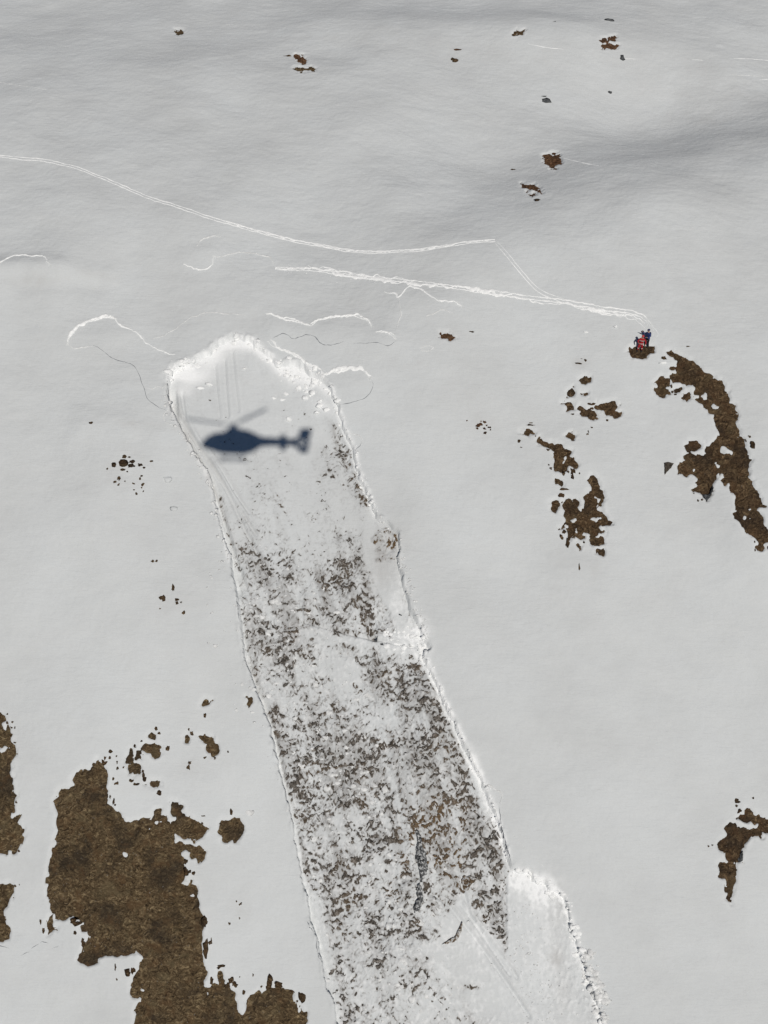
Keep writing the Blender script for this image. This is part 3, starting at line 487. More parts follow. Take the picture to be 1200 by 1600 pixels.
CLUMPS = [  # px, py, rx, ry, label, group
 *[(x, y, rx, ry, 'little dark grass clump in the scattered group left of the avalanche crown', 'scattered clumps left of the avalanche') for x, y, rx, ry in
   [(181, 730, 4, 2.4), (195, 729, 5, 4), (207, 726, 4, 2.6), (207, 733, 4, 2.2), (196, 717, 3, 2), (203, 719, 3, 2), (219, 731, 3.5, 2), (226, 735, 2, 1.5), (169, 736, 1.4, 1.4), (193, 738, 2.5, 1.5), (187, 752, 2.2, 2.2), (223, 748, 1.6, 1.4), (220, 752, 1.5, 1.5), (224, 760, 2, 2), (186, 761, 1.8, 1.3), (210, 759, 1.5, 1), (214, 774, 1.5, 1.5), (222, 765, 1.5, 1), (196, 756, 1.4, 1), (200, 741, 1.6, 1), (210, 769, 1.3, 1), (225, 771, 1.2, 1), (181, 757, 2.2, 1.4), (237, 724, 3, 1.4)]],
 *[(x, y, rx, ry, 'small dark grass clump in the sparse group halfway down the left snow', 'sparse clumps on the left snow') for x, y, rx, ry in
   [(255, 936, 4.2, 3.6), (271, 921, 2, 4), (278, 939, 3.2, 1.8), (277, 944, 2.4, 1.5), (287, 960, 3.2, 2.2), (284, 943, 2, 1.2), (239, 878, 2.4, 1.2), (245, 878, 2.2, 1.2), (251, 952, 1.4, 1.2)]],
 (144, 665, 3, 1.1, 'tiny flat dark clump alone on the snow far left of the helicopter shadow', None),
 *[(x, y, rx, ry, 'small russet clump in the dotted group right of the helicopter shadow', 'dotted russet clumps right of the avalanche') for x, y, rx, ry in
   [(749, 667, 4.2, 2.8), (757, 662, 2.4, 2.2), (757, 673, 2, 1.6), (764, 670, 2, 1.4), (758, 679, 2.4, 1.5), (766, 674, 1.5, 1.5), (751, 661, 1.5, 1), (745, 672, 2, 1.3), (760, 667, 1.4, 1.3), (729, 660, 1.5, 1)]],
 *[(x, y, rx, ry, 'dark speck beside the loose cluster above the large grass patch', 'dark specks around the large grass patch') for x, y, rx, ry in
   [(263, 1171, 3, 3.2), (250, 1240, 3, 2.6), (300, 1147, 3, 3.4), (296, 1141, 1.4, 1.2), (297, 1194, 2.4, 3.2), (295, 1199, 2, 2.6), (321, 1185, 2, 1.5), (336, 1186, 3, 1.8), (357, 1177, 1.6, 1.3), (245, 1141, 1.6, 2), (250, 1148, 1.6, 1.3), (249, 1169, 2.6, 2.6), (222, 1160, 1.6, 1.2), (212, 1168, 1.8, 2), (226, 1215, 2.6, 4), (224, 1206, 1.6, 2.6), (205, 1221, 3, 1.6), (214, 1226, 3, 1.4), (184, 1193, 1, 2), (184, 1202, 1.3, 1.6), (194, 1201, 1.3, 1.1), (174, 1176, 2.2, 1.6), (173, 1187, 1.6, 1.4), (165, 1194, 3, 3.6), (165, 1187, 1.5, 2), (185, 1202, 1.5, 1.5), (194, 1201, 1.2, 1.2), (183, 1184, 1.2, 1), (184, 1225, 1.6, 1.6), (182, 1226, 2, 1.2), (178, 1219, 1.6, 2), (173, 1246, 2, 3.4), (179, 1254, 1.6, 3), (181, 1259, 1.3, 1.2), (361, 1270, 1.8, 3.2), (317, 1276, 3, .8), (316, 1286, 1.8, 1.4), (321, 1120, 2, 3)]],
 *[(x, y, rx, ry, 'dark lump beside the lower end of the large grass patch', 'dark lumps at the foot of the large grass patch') for x, y, rx, ry in
   [(116, 1441, 6, 4), (119, 1458, 1.8, 2), (130, 1473, 2, 4.6), (69, 1454, 1.6, 2.6), (64, 1440, 1, 3), (201, 1522, 4.2, 5), (208, 1515, 2, 4.4), (181, 1511, 1.5, 3), (183, 1530, 1, 1.4), (291, 1348, 3, 3), (294, 1362, 3.4, 5), (303, 1365, 2, 2), (311, 1414, 2.4, 3.4), (322, 1442, 3.6, 4.6), (322, 1485, 3.4, 7), (329, 1475, 2.2, 2), (331, 1470, 1, 3), (361, 1531, 2.8, 3), (365, 1537, 3, 2.4), (358, 1540, 5, 3), (370, 1541, 2.4, 1.6), (345, 1511, 6, 1.2), (342, 1513, 2.4, 1.8), (381, 1551, 1.8, 2), (396, 1524, 1.3, 2), (375, 1527, 1, 1), (423, 1533, 3.4, 5), (434, 1539, 5.4, 3.4), (419, 1540, 3, 4), (458, 1549, 4, 1.8), (472, 1558, 4, 4.8), (465, 1565, 1.4, 1.6), (409, 1543, 1.2, 1), (376, 1413, 1.8, 1.6), (375, 1436, 1.2, 1.2), (359, 1445, 1.4, 1.8), (370, 1410, 1, 1), (331, 1533, 2, 5)]],
 *[(x, y, rx, ry, 'dark speck on the thin snow by the tall left-edge grass patch', 'dark specks by the left-edge grass patch') for x, y, rx, ry in
   [(13, 1130, 1.8, 1.5), (20, 1138, 1.8, 1.6), (25, 1139, 1.3, 1.6), (21, 1130, 1.4, 1.2), (20, 1150, 2, 1.4), (25, 1162, 2.4, 1), (24, 1178, 1.5, 1.4), (13, 1118, 1.3, 1), (27, 1255, 1.6, 1.3), (31, 1331, 1.6, 1.2), (25, 1385, 1.4, 1.2), (31, 1383, 1, .8)]],
 *[(x, y, rx, ry, 'dark speck around the middle column of grass patches', 'dark specks around the right grass patches') for x, y, rx, ry in
   [(895, 738, 4.2, 4.2), (879, 743, 2.8, 2.6), (887, 741, 2, 2), (894, 747, 2.4, 3.4), (905, 743, 1.2, 1.2), (860, 735, 1.8, 1.8), (857, 730, 1.2, 1.2), (880, 768, 5.4, 2), (878, 778, 4.2, 2.6), (887, 852, 2.8, 5), (883, 854, 1.2, 1.4), (912, 849, 1.4, 1.4), (877, 841, 2, 3), (880, 834, 3, 2.4), (874, 829, 1.8, 1.4), (810, 692, 2.6, 1.6), (814, 702, 1.2, .8), (829, 667, 6, 1.3), (829, 663, 3, .8), (836, 684, 1.5, 1), (856, 706, 3, 1.8), (917, 682, 1.6, 1.4), (919, 678, 1, 2), (924, 671, 1.2, 1), (947, 661, 2, 2), (914, 565, 1.8, 1.6), (904, 570, 4, 1), (908, 563, 1.5, .8), (895, 649, 2.4, .8), (922, 634, 4, 1.5), (923, 640, 3, 2), (904, 890, 1.2, 4), (970, 800, .1, .1)]],
 *[(x, y, rx, ry, 'dark speck next to the long curving grass band', 'dark specks by the long grass band') for x, y, rx, ry in
   [(1175, 698, 3, 3.4), (1170, 685, 1.6, 1.4), (1164, 690, 1.4, 1.2), (1165, 692, 1.2, 1), (1036, 565, 4, 2), (1048, 608, 2, 1.6), (1050, 616, 1.4, 1.2), (1054, 621, 2, 1.2), (1064, 626, 1.4, 1.2), (1084, 772, 1.6, 1.5), (1090, 783, 3, 2), (1097, 782, 1.6, 1.6), (1177, 852, 1.2, 1.2), (1178, 864, 1.5, 1.4), (1182, 864, 1.2, 1), (1199, 861, 2, 2.4), (1088, 756, 3, 2), (1075, 546, 4, .8), (1151, 1255, 3.4, 2.6), (1153, 1270, 2.6, 1.8), (1105, 1324, 1.4, 1), (1111, 1323, 1, .8), (1174, 1250, 1.3, 1.2), (1149, 1262, 1.4, 1.2)]],
 (951, 36, 4, 1.8, 'small dark stone clump highest on the upper right slope', None), (969, 97, 3.2, 3, 'small dark stone clump with a thin snow streak on its right, upper right', None),
 (854, 161, 5.2, 3.4, 'oval grey stone alone in the middle of the upper slope', None), (848, 153, 4, 1.1, 'thin dark sliver just above the oval grey stone', None), (952, 151, 2.2, 1.4, 'tiny dark speck right of the oval grey stone', None),
 (709, 98, 5.4, 2.4, 'lower dark smudge of the faint pair near the top centre', None), (715, 82, 4, 1.2, 'upper reddish smudge of the faint pair near the top centre', None), (841, 316, 4, 2, 'tiny dark clump below the flat russet bare spot', None),
 (449, 91, 4.6, 1.3, 'thin dark sliver left of the brown zigzag bare spot', None), (737, 523, 3.4, 1.3, 'small dark sliver right of the brown bare spot below the ski tracks', None), (866, 38, 2, .8, 'faint dark speck between the two stones at the top right', None), (802, 268, 4, 1.3, 'faint grey smudge left of the largest russet bare spot', None)]
SHORT = ['large grass patch', 'tall left-edge patch', 'narrow left-edge patch', 'two-lobed clump at the patch foot', 'round lone patch', 'topmost cluster patch', 'star-shaped patch', 'thin upright patch', 'brown wedge', 'squarish light patch', 'fish-shaped patch', 'small oval patch', 'hook-shaped patch', 'lone uphill patch', 'broken track-rim patch', 'long grass band', 'two-lobed patch', 'tiny brown lens', 'small square patch', 'oval by the long band', 'patch under the people', 'round middle-column patch', 'ragged brown patch', 'tiny ragged patch', 'left row patch', 'middle row patch', 'right row patch', 'cap-shaped patch', 'flat dark patch', 'T-shaped patch', 'dark slanting patch', 'clover-shaped patch', 'forked patch', 'oval under the forked patch', 'dark diamond patch', 'dark sliver', 'hooked long-tailed patch']
def side(dx, dy):
    a = math.degrees(math.atan2(-dy, dx)) % 360
    return ['right of', 'upper right of', 'above', 'upper left of', 'left of', 'lower left of', 'below', 'lower right of'][int((a+22.5)//45) % 8]
USED = {}
def own_label(px, py, rx, ry, lab, grp):
    if grp is None or 'top' in (grp or ''): return lab
    mates = [c for c in CLUMPS if c[5] == grp and c[2] >= .5]; kind = 'round' if rx/ry < 1.25 and ry/rx < 1.25 else 'flat' if rx > ry else 'upright'
    size = 'tiny' if rx*ry < 3 else 'small' if rx*ry < 8 else 'larger'
    if 'scattered' in grp or 'sparse' in grp or 'dotted' in grp:
        a = max(mates, key=lambda c: c[2]*c[3]); where = {'sc': 'biggest clump left of the crown', 'sp': 'biggest of the sparse clumps', 'do': 'biggest russet clump'}[grp[:2]]
        d = math.hypot(px-a[0], py-a[1])
        if d < .5: return 'biggest '+('russet clump of the dotted group right of the avalanche' if grp[:2] == 'do' else 'clump of the scattered group left of the avalanche crown' if grp[:2] == 'sc' else 'clump of the sparse group halfway down the left snow')
        far = 'just' if d < 14 else 'a little' if d < 30 else 'well'; base_ = '%s %s dark speck %s %s the %s' % (size, kind, far, side(px-a[0], py-a[1]), where)
    else:
        best = min(range(len(SHORT)), key=lambda q_: np.min(np.hypot(PATCH[q_][3][:, 0]-px, PATCH[q_][3][:, 1]-py))); pl = PATCH[best][3]
        n_ = pl[np.argmin(np.hypot(pl[:, 0]-px, pl[:, 1]-py))]; c_ = (pl[:, 0].mean(), pl[:, 1].mean()); third = ' near its top' if n_[1] < pl[:, 1].min()+(np.ptp(pl[:, 1]))*.33 else ' near its foot' if n_[1] > pl[:, 1].max()-np.ptp(pl[:, 1])*.33 else ' at mid height'
        base_ = '%s %s dark speck %s the %s' % (size, kind, side(px-n_[0], py-n_[1]), SHORT[best])+(third if best in (0, 1, 15, 32, 29) else '')
    k = USED.get(base_, 0); USED[base_] = k+1
    return base_ if k == 0 else base_+[', second', ', third', ', fourth', ', fifth', ', sixth'][min(k-1, 4)]
for i, (px, py, rx, ry, lab, grp) in enumerate(CLUMPS):
    lab = own_label(px, py, rx, ry, lab, grp)
    if rx < .5: continue
    p, m = at(px, py); V, F = ICO2
    V = lumpV(V, 300+i, 0.62)*np.array([rx*m, ry*m*1.12, 0.5*min(rx, ry)*m])
    russ = 'russet' in (grp or '') or 'reddish' in lab; stone = 'stone' in lab
    me = mesh_np('clump', V@FR3.T, F)
    o = link('stone' if stone else 'grass_clump', me, M_ROCK if stone else (M_RUST if russ else M_DARKG)); o.location = p
    tag(o, lab, 'stone' if stone else 'grass clump', grp)
# rocks showing at the patches and in the track
def rock(px, py, rx, ry, hz, lab, seed, mat=M_ROCK, rot=0, bed_=False, poly=None, grp=None, name='rock'):
    p, m = at(px, py, 0, bed_); V, F = ICO3
    V = lumpV(V, seed, 0.22, True)*np.array([rx*m, ry*m*1.15, hz]); a = math.radians(rot); R2 = np.array([[math.cos(a), -math.sin(a), 0], [math.sin(a), math.cos(a), 0], [0, 0, 1]])
    o = link(name, mesh_np('rock', V@R2.T@FR3.T, F, None, False), mat); o.location = p; tag(o, lab, 'rock', grp); return o
M_ROCKS = mat_rock('snowy_dark_rock', (.03, .032, .035), (.12, .122, .125), 0.9)
M_ROCKT = mat_rock('snowy_brown_rock', (.045, .032, .02), (.20, .14, .085), 0.8)
M_ROCKB = mat_rock('brown_grey_rock', (.04, .034, .028), (.12, .1, .078))
def prism_rock(outline, hz, lab, seed, mat=M_ROCK, bed_=False, rough=0.5):
    poly = P(outline); r0 = random.Random(seed+50); q_ = []
    for a_, b_ in zip(poly, np.roll(poly, -1, 0)):
        n_ = max(1, int(np.linalg.norm(b_-a_)/(2.5)))
        for i_ in range(n_): q_.append(a_+(b_-a_)*i_/n_+(np.array([r0.uniform(-1, 1), r0.uniform(-1, 1)])*rough))
    poly = np.array(q_); c = poly.mean(0); p, m = at(c[0], c[1], 0, bed_)
    bm = bmesh.new(); r = random.Random(seed); n = len(poly); rings = []
    for k, (sc, h) in enumerate([(1.0, -0.25), (0.95, hz*0.45), (0.78, hz*0.75), (0.55, hz*0.9), (0.28, hz)]):
        ring = []; vs = []
        for q in poly:
            v = c+(q-c)*sc*(1 if k == 0 else r.uniform(0.94, 1.04)); vs.append(v)
        vs = np.array(vs); x, y, _ = px2xy(vs[:, 0], vs[:, 1]); zz = surf(x, y) if not bed_ else base(x, y)-0.35
        for x_, y_, z in zip(x, y, zz):
            w = np.array([x_, y_, z])+NRM*(h+r.uniform(-.35, .35)*hz*(k > 0)) - p
            ring.append(bm.verts.new(w))
        rings.append(ring)
    for a, b in zip(rings[:-1], rings[1:]):
        for i in range(n): bm.faces.new((a[i], a[(i+1) % n], b[(i+1) % n], b[i]))
    bm.faces.new(rings[-1]); bmesh.ops.recalc_face_normals(bm, faces=bm.faces)
    bmesh.ops.triangulate(bm, faces=bm.faces)
    me = bpy.data.meshes.new('rock'); bm.to_mesh(me); bm.free(); me.materials.append(mat)
    o = link('rock', me); o.location = p; tag(o, lab, 'rock'); return o
prism_rock('1036,727 1043,725 1052,727 1045,737 1037,745', 0.25, 'grey-brown wedge of rock alone left of the long grass band', 1, M_ROCKB)
prism_rock('1096,772 1104,770 1112,768 1113,757 1114,765 1110,775 1104,784', 0.35, 'dark grey pointed rock at the tip of the side lobe of the long grass band', 2)
prism_rock('1159,784 1163,783 1167,790 1166,799 1160,800', 0.2, 'small grey rock inside the lower part of the long grass band', 3)
prism_rock('1151,1341 1155,1333 1159,1330 1159,1347 1153,1349', 0.2, 'small grey rock at the right side of the hooked patch', 4)
prism_rock('650,1290 657,1300 661,1320 668,1340 669,1360 663,1372 657,1378 655,1360 650,1342 650,1322 654,1312 651,1300', 0.38, 'upper part of the dark grey rock rib in the lower avalanche track', 5, M_ROCKS, True, 1.6)
prism_rock('655,1376 659,1384 662,1395 660,1410 657,1421 649,1425 646,1420 652,1402 651,1388', 0.3, 'lower part of the dark grey rock rib in the lower avalanche track', 6, M_ROCKS, True, 1.6)
prism_rock('690,1475 698,1469 708,1467 716,1458 724,1438 722,1452 718,1463 710,1470 700,1473', 0.12, 'thin dark curved rock edge at the foot of the brown turf in the track', 7, M_ROCKT, True, 0.8)
prism_rock('720,1372 726,1366 735,1366 747,1370 738,1380 730,1391 723,1386', 0.22, 'brown turf-covered knob in the lower avalanche track', 8, M_ROCKT, True, 1.4)
prism_rock('588,997 590,990 589,1000 585,998', 0.2, 'small pointed dark stone in the snow band across the track', 9, bed_=True)
rock(597, 1003, 2.6, 2.4, 0.2, 'small round dark stone beside the pointed one in the track', 10, bed_=True)
rock(626, 958, 4, 1.3, 0.12, 'thin dark stone in the white snow at the right rim of the track', 12, rot=-35, bed_=True)
# ------------------------------------------------------------------ lines on the snow: ski tracks, fracture edges, cracks
def polyline(pts, step):
    pts = np.array(pts, float); x, y, s = px2xy(pts[:, 0], pts[:, 1]); Q = np.stack([x, y], 1)
    # smooth through the points (Catmull-Rom), then even steps
    out = []
    E = np.vstack([2*Q[0]-Q[1], Q, 2*Q[-1]-Q[-2]])
    for i in range(1, len(E)-2):
        n = max(2, int(np.linalg.norm(E[i+1]-E[i])/step))
        for t in np.arange(n)/n:
            a, b, c, d = E[i-1], E[i], E[i+1], E[i+2]
            out.append(0.5*((2*b)+(-a+c)*t+(2*a-5*b+4*c-d)*t*t+(-a+3*b-3*c+d)*t**3))
    out.append(E[-2]); return np.array(out)
def ribbon(pts, w, h, off=0.0, jit=0.0, wj=0.3, seed=0, step=0.16, taper=2.0, prof=None, on_bed=False):
    Q = polyline(pts, step); n = len(Q); T = np.gradient(Q, axis=0); T /= np.linalg.norm(T, axis=1, keepdims=True)+1e-9; N = np.stack([-T[:, 1], T[:, 0]], 1)
    s = np.arange(n)*step; js = vnoise(s*1.7, s*0+seed, seed)*jit+vnoise(s*0.5, s*0+seed+3, seed+1)*jit*0.8
    ww = w*(1+wj*vnoise(s*1.3, s*0+9, seed+2)+wj*0.7*vnoise(s*4, s*0+9, seed+5)); tp = np.clip(np.minimum(s, s[-1]-s)/taper, 0.12, 1) if taper else 1
    js = js+w*0.28*vnoise(s*5.5, s*0+2, seed+9)*(wj > .45); ww = np.maximum(ww*tp, w*0.08); prof = prof or [(-0.5, -0.06), (-0.28, 0.6), (0, 1.0), (0.28, 0.6), (0.5, -0.06)]
    V = []; hh = h*(0.8+0.35*vnoise(s*2.3, s*0+4, seed+7))
    for (u, v) in prof:
        c = Q+N*((off+js)+u*ww)[:, None]; zz = (bedsurf if on_bed else surf)(c[:, 0], c[:, 1])
        V.append(np.stack([c[:, 0], c[:, 1], zz+(hh*v if v > 0 else v)], 1))
    k = len(prof); V = np.stack(V, 1).reshape(-1, 3); F = []
    i = np.arange(n-1)[:, None]*k; j = np.arange(k-1)[None]; a = (i+j).ravel()
    F = np.stack([a, a+1, a+k+1, a+k], 1); return V, F
def lines(name, parts, mat, label, cat=None, group=None, kind='structure'):
    Vs, Fs, n = [], [], 0
    for V, F in parts: Vs.append(V); Fs.append(F+n); n += len(V)
    V = np.vstack(Vs); o0 = V.mean(0); o = link(name, mesh_np(name, V-o0, np.vstack(Fs)), mat); o.location = o0
    return tag(o, label, cat, group, kind)
T1 = [(-60, 246), (0, 248), (60, 252), (110, 263), (150, 276), (200, 297), (250, 317), (300, 335), (350, 351), (400, 364), (450, 378), (500, 388), (550, 396), (600, 399), (650, 397), (700, 389), (740, 383), (773, 380)]
lines('ski_track', [ribbon(T1, .17, .04, .17, .04, .4, 1, taper=0), ribbon(T1, .16, .04, -.15, .04, .4, 2, taper=0), ribbon(T1[8:], .26, .05, .08, .08, .6, 3)], M_FRESH, 'long curved ski track crossing the slope above the avalanche')
T2 = [(773, 381), (790, 400), (815, 430), (840, 455), (865, 468), (885, 477)]
lines('ski_track', [ribbon(T2, .11, .03, .20, .03, .4, 4), ribbon(T2, .11, .03, -.16, .03, .4, 5)], M_FRESH, 'short faint ski track linking the two long ones')
T3 = [(430, 421), (480, 425), (520, 430), (560, 436), (600, 440), (650, 446), (700, 453), (750, 460), (800, 464), (850, 470), (900, 478), (940, 485), (980, 491), (1000, 497), (1010, 505), (1014, 514)]
lines('ski_track', [ribbon(T3, .17, .05, .17, .04, .5, 6), ribbon(T3, .17, .05, -.17, .05, .5, 7), ribbon(T3[:9], .40, .08, 0, .22, .8, 8), ribbon(T3[1:6], .2, .06, .3, .2, .9, 28), ribbon(T3[8:15], .2, .05, -.30, .15, .7, 9), ribbon(T3[10:15], .2, .05, -.5, .15, .8, 29), ribbon([(985, 500), (1000, 510), (1010, 520)], .12, .04, 0, .05, .5, 10), ribbon([(1008, 503), (1020, 515), (1027, 528), (1018, 540)], .10, .03, 0, .08, .8, 33), ribbon([(1014, 510), (1020, 522), (1016, 534)], .09, .03, 0, .08, .8, 34)], M_FRESH, 'broad churned ski track running down to the two people')
for k, (q, w, lb) in enumerate([([(825, 70), (850, 73), (880, 77)], .14, 'short white wind streak below the leaf-shaped bare spot'), ([(1145, 96), (1170, 97), (1230, 100)], .14, 'white wind streak cut by the top right edge'), ([(1080, 96), (1090, 96), (1098, 97)], .12, 'tiny white wind streak left of the one cut by the top right edge'),
        ([(1185, 129), (1200, 128), (1230, 127)], .22, 'lower short white streak at the top right edge'), ([(353, 41), (362, 42), (371, 43)], .1, 'tiny white streak at the top left of centre'), ([(878, 250), (895, 254), (915, 258), (935, 262)], .2, 'white streak drifting right from the largest russet bare spot'),
        ([(972, 97), (982, 98), (992, 99)], .12, 'thin white streak right of the small dark stone clump'), ([(-30, 125), (0, 130), (35, 138), (75, 147)], .08, 'faint old track line at the upper left edge'), ([(1140, 122), (1170, 123), (1200, 124)], .08, 'faint streak between the two white ones at the top right edge')]):
    lines('wind_streak', [ribbon(q, w, .03, 0, .03, .4, 60+k, taper=1.5)], M_FRESH if w > .1 else M_CRUST, lb)
EDGE = [
 ([(-40, 425), (0, 412), (15, 405), (30, 401), (50, 403), (68, 403), (75, 410), (81, 417)], .26, .10, 'white fracture edge at the far left, below the long ski track'),
 ([(104, 542), (107, 530), (115, 518), (125, 510), (145, 502), (165, 497), (181, 500)], .42, .16, 'bright arched fracture edge at the left of the crown'),
 ([(165, 497), (181, 500), (190, 510), (205, 517), (220, 530), (240, 545), (262, 555), (275, 557)], .22, .08, 'thin fracture edge falling right from the bright arch'),
 ([(104, 542), (115, 548), (130, 547), (146, 543)], .14, .06, 'thin lower rim of the bright arch'),
 ([(287, 417), (300, 420), (310, 425), (328, 421), (333, 405)], .22, .08, 'hooked fracture edge left of the churned ski track'),
 ([(333, 405), (350, 403), (365, 400), (385, 399), (405, 402), (420, 405), (428, 415)], .18, .06, 'thin fracture edge leading to the start of the churned ski track'),
 ([(308, 388), (318, 378), (330, 374), (346, 374)], .2, .06, 'short faint arched edge below the long ski track'),
 ([(417, 491), (430, 496), (445, 500), (460, 502), (475, 508), (487, 512)], .32, .12, 'left half of the wavy fracture edge above the crown'),
 ([(487, 512), (500, 503), (520, 500), (545, 496), (560, 497), (575, 504), (582, 516)], .34, .14, 'arched middle of the wavy fracture edge above the crown'),
 ([(587, 522), (600, 523), (610, 527), (619, 536)], .32, .12, 'right end of the wavy fracture edge above the crown'),
 ([(600, 462), (617, 464), (622, 468), (635, 456), (645, 453), (660, 458), (675, 468), (690, 476), (705, 476), (722, 485)], .26, .10, 'peaked fracture edge right of centre below the churned track'),
 ([(622, 470), (625, 490), (622, 505), (618, 519)], .16, .06, 'short upright edge under the peaked fracture edge'),
 ([(666, 500), (680, 494), (695, 488), (708, 492)], .14, .05, 'faint inner edge under the peaked fracture edge'),
 ([(655, 549), (668, 546), (676, 548), (670, 553), (658, 551)], .13, .05, 'tiny snow rim left of the brown bare spot'),
 ([(420, 533), (435, 545), (455, 553), (470, 560), (478, 570), (495, 577), (507, 588)], .40, .12, 'fracture edge just uphill of the crown on its right'),
 ([(505, 590), (520, 583), (545, 578), (560, 579), (572, 585), (580, 596)], .46, .18, 'bright rounded fracture edge right of the crown'),
 ([(545, 682), (557, 682), (566, 690), (564, 698)], .14, .05, 'small half-round edge at the right rim of the track'),
 ([(240, 532), (270, 520), (290, 507), (310, 497), (345, 494), (385, 497)], .12, .04, 'faint thin edge uphill of the crown on its left'),
 ([(230, 612), (245, 611), (262, 610)], .1, .04, 'short faint edge at the left corner of the crown'),
 ([(263, 645), (256, 650), (257, 660), (268, 668), (278, 668)], .12, .05, 'small looped edge at the left rim of the track'),
 ([(755, 1228), (765, 1228), (775, 1235), (785, 1246), (781, 1258)], .2, .08, 'small white triangular rim at the right edge of the track'),
 ([(800, 1308), (820, 1326), (840, 1345), (865, 1370)], .06, .02, 'hair-thin line running down to the lower release'),
 ([(900, 484), (925, 487), (950, 492), (978, 497)], .3, .06, 'smeared snow under the end of the churned ski track'),
]
for k, (q, w, h, lb) in enumerate(EDGE):
    w = w*(0.78 if w > .3 else 0.92)
    parts = [ribbon(q, w, h, 0, .10, .6, 100+k, 0.11, 1.2)]
    if w > .24: parts.append(ribbon(q, w*0.7, h*0.7, -w*0.45, .12, .8, 140+k, 0.11, 1.4))
    lines('fracture_edge', parts, M_FRESH if w >= .2 else M_CRUST, lb)
M_CRACK = plain('crack_shade', (.16, .17, .19), 0.8, .2)  # one dark colour: shade painted into the cracks, bare soil in some
CRK = [
 ([(146, 543), (160, 550), (175, 562), (195, 569), (210, 576), (219, 590), (226, 610), (232, 628), (248, 640), (262, 646)], .06, 'hair crack winding from the bright arch to the track rim'),
 ([(619, 537), (606, 545), (592, 541), (572, 541), (552, 542)], .05, 'crack closing the lower side of the wavy slab on the right'),
 ([(538, 537), (528, 541), (515, 544), (502, 540), (490, 528), (478, 526), (470, 530), (457, 532), (450, 527), (440, 524), (425, 532)], .07, 'crack closing the lower side of the wavy slab on the left'),
 ([(581, 598), (582, 607), (575, 620), (565, 628), (545, 634), (530, 638)], .07, 'crack closing the rounded slab right of the crown'),
 ([(566, 694), (561, 700), (554, 705)], .1, 'short crack by the half-round edge at the track rim'),
 ([(33, 1496), (40, 1492), (47, 1489)], .1, 'lowest dash of the crack left of the large grass patch'), ([(50, 1484), (57, 1479), (62, 1476)], .1, 'second dash of the crack left of the large grass patch'), ([(63, 1474), (68, 1472), (76, 1475)], .1, 'third dash of the crack left of the large grass patch'),
 ([(82, 1484), (88, 1482), (94, 1480)], .06, 'faint short dash right of the crack by the large grass patch'), ([(-10, 1480), (5, 1480), (15, 1483)], .08, 'faint dash at the left edge near the bottom'),
 ([(779, 1260), (782, 1285), (788, 1315), (797, 1350)], .10, 'long dark crack down the right rim of the track'), ([(868, 1402), (875, 1420), (882, 1440), (890, 1465)], .09, 'crack along the right rim of the lower release'), ([(700, 1112), (702, 1120), (706, 1130), (714, 1142)], .12, 'short dark gap at the right rim halfway down'),
 ([(479, 1441), (483, 1447), (490, 1456)], .3, 'dark open gap at the left rim near the bottom'), ([(688, 1072), (686, 1080), (691, 1092)], .08, 'fine crack at the right rim'), ([(664, 1020), (661, 1030), (663, 1042)], .09, 'small crack under the white shoulder of the right rim'),
 ([(267, 582), (263, 600), (264, 625), (270, 648), (279, 662)], .08, 'dark crack down the left corner of the crown'),
 ([(493, 1470), (497, 1490), (503, 1505)], .14, 'dark line at the left rim near the bottom'), ([(508, 1530), (516, 1545), (522, 1565)], .16, 'lowest dark line at the left rim'),
 ([(455, 1268), (458, 1280), (461, 1300)], .12, 'dark line on the left rim by the round grass patch'), ([(440, 1210), (444, 1230), (449, 1250)], .08, 'dark hairline on the left rim above the round grass patch'), ([(369, 930), (373, 955), (375, 975)], .08, 'dark hairline on the left rim uphill')]
for k, (q, w, lb) in enumerate(CRK):
    lines('snow_crack', [ribbon(q, w, .012, 0, .05, .7, 200+k, 0.09, .6)], M_CRACK, lb)
# ------------------------------------------------------------------ broken snow along the rims
def scatter_lumps(name, pts, count, rmin, rmax, width, label, mat, seed, group=None, bed_=True, bias=0.0):
    r = np.random.RandomState(seed); pts = np.array(pts, float); seg = np.linalg.norm(np.diff(pts, axis=0), axis=1); cum = np.r_[0, np.cumsum(seg)]
    Vs, Fs, n = [], [], 0; V0, F0 = ICO2 if rmax > .25 else ICO1
    t = r.uniform(0, cum[-1], count); i = np.clip(np.searchsorted(cum, t)-1, 0, len(seg)-1); u = (t-cum[i])/seg[i]
    c = pts[i]+(pts[i+1]-pts[i])*u[:, None]; d = (pts[i+1]-pts[i])/seg[i][:, None]; nn = np.stack([-d[:, 1], d[:, 0]], 1)
    c = c+nn*(r.normal(0, width, count)+bias)[:, None]; x, y, s = px2xy(c[:, 0], c[:, 1]); pxs = samp(SB, c[:, 0], c[:, 1])
    z = np.where(pxs > -3, surf(x, y), bedsurf(x, y))
    for k in range(count):
        rad = rmin+(rmax-rmin)*r.uniform()**2.6; V = V0*(1+0.30*fbm(V0[:, 0]*1.3+k*7.7, V0[:, 1]*1.3+V0[:, 2], 0.8, 2, k))[:, None]*np.array([r.uniform(.8, 1.6), r.uniform(.7, 1.2), r.uniform(.28, .5)])*rad
        Vs.append(V@FR3.T+np.array([x[k], y[k], z[k]-rad*0.10])); Fs.append(F0+n); n += len(V0)
    V = np.vstack(Vs); o0 = V.mean(0); o = link(name, mesh_np(name, V-o0, np.vstack(Fs), None, True), mat); o.location = o0
    return tag(o, label, 'snow rubble', group, 'stuff')
GRB = 'broken snow along the avalanche track'
scatter_lumps('snow_rubble', CROWN, 150, .05, .30, 3.6, 'bright broken snow lumps along the crown of the avalanche', M_FRESH, 1, GRB)
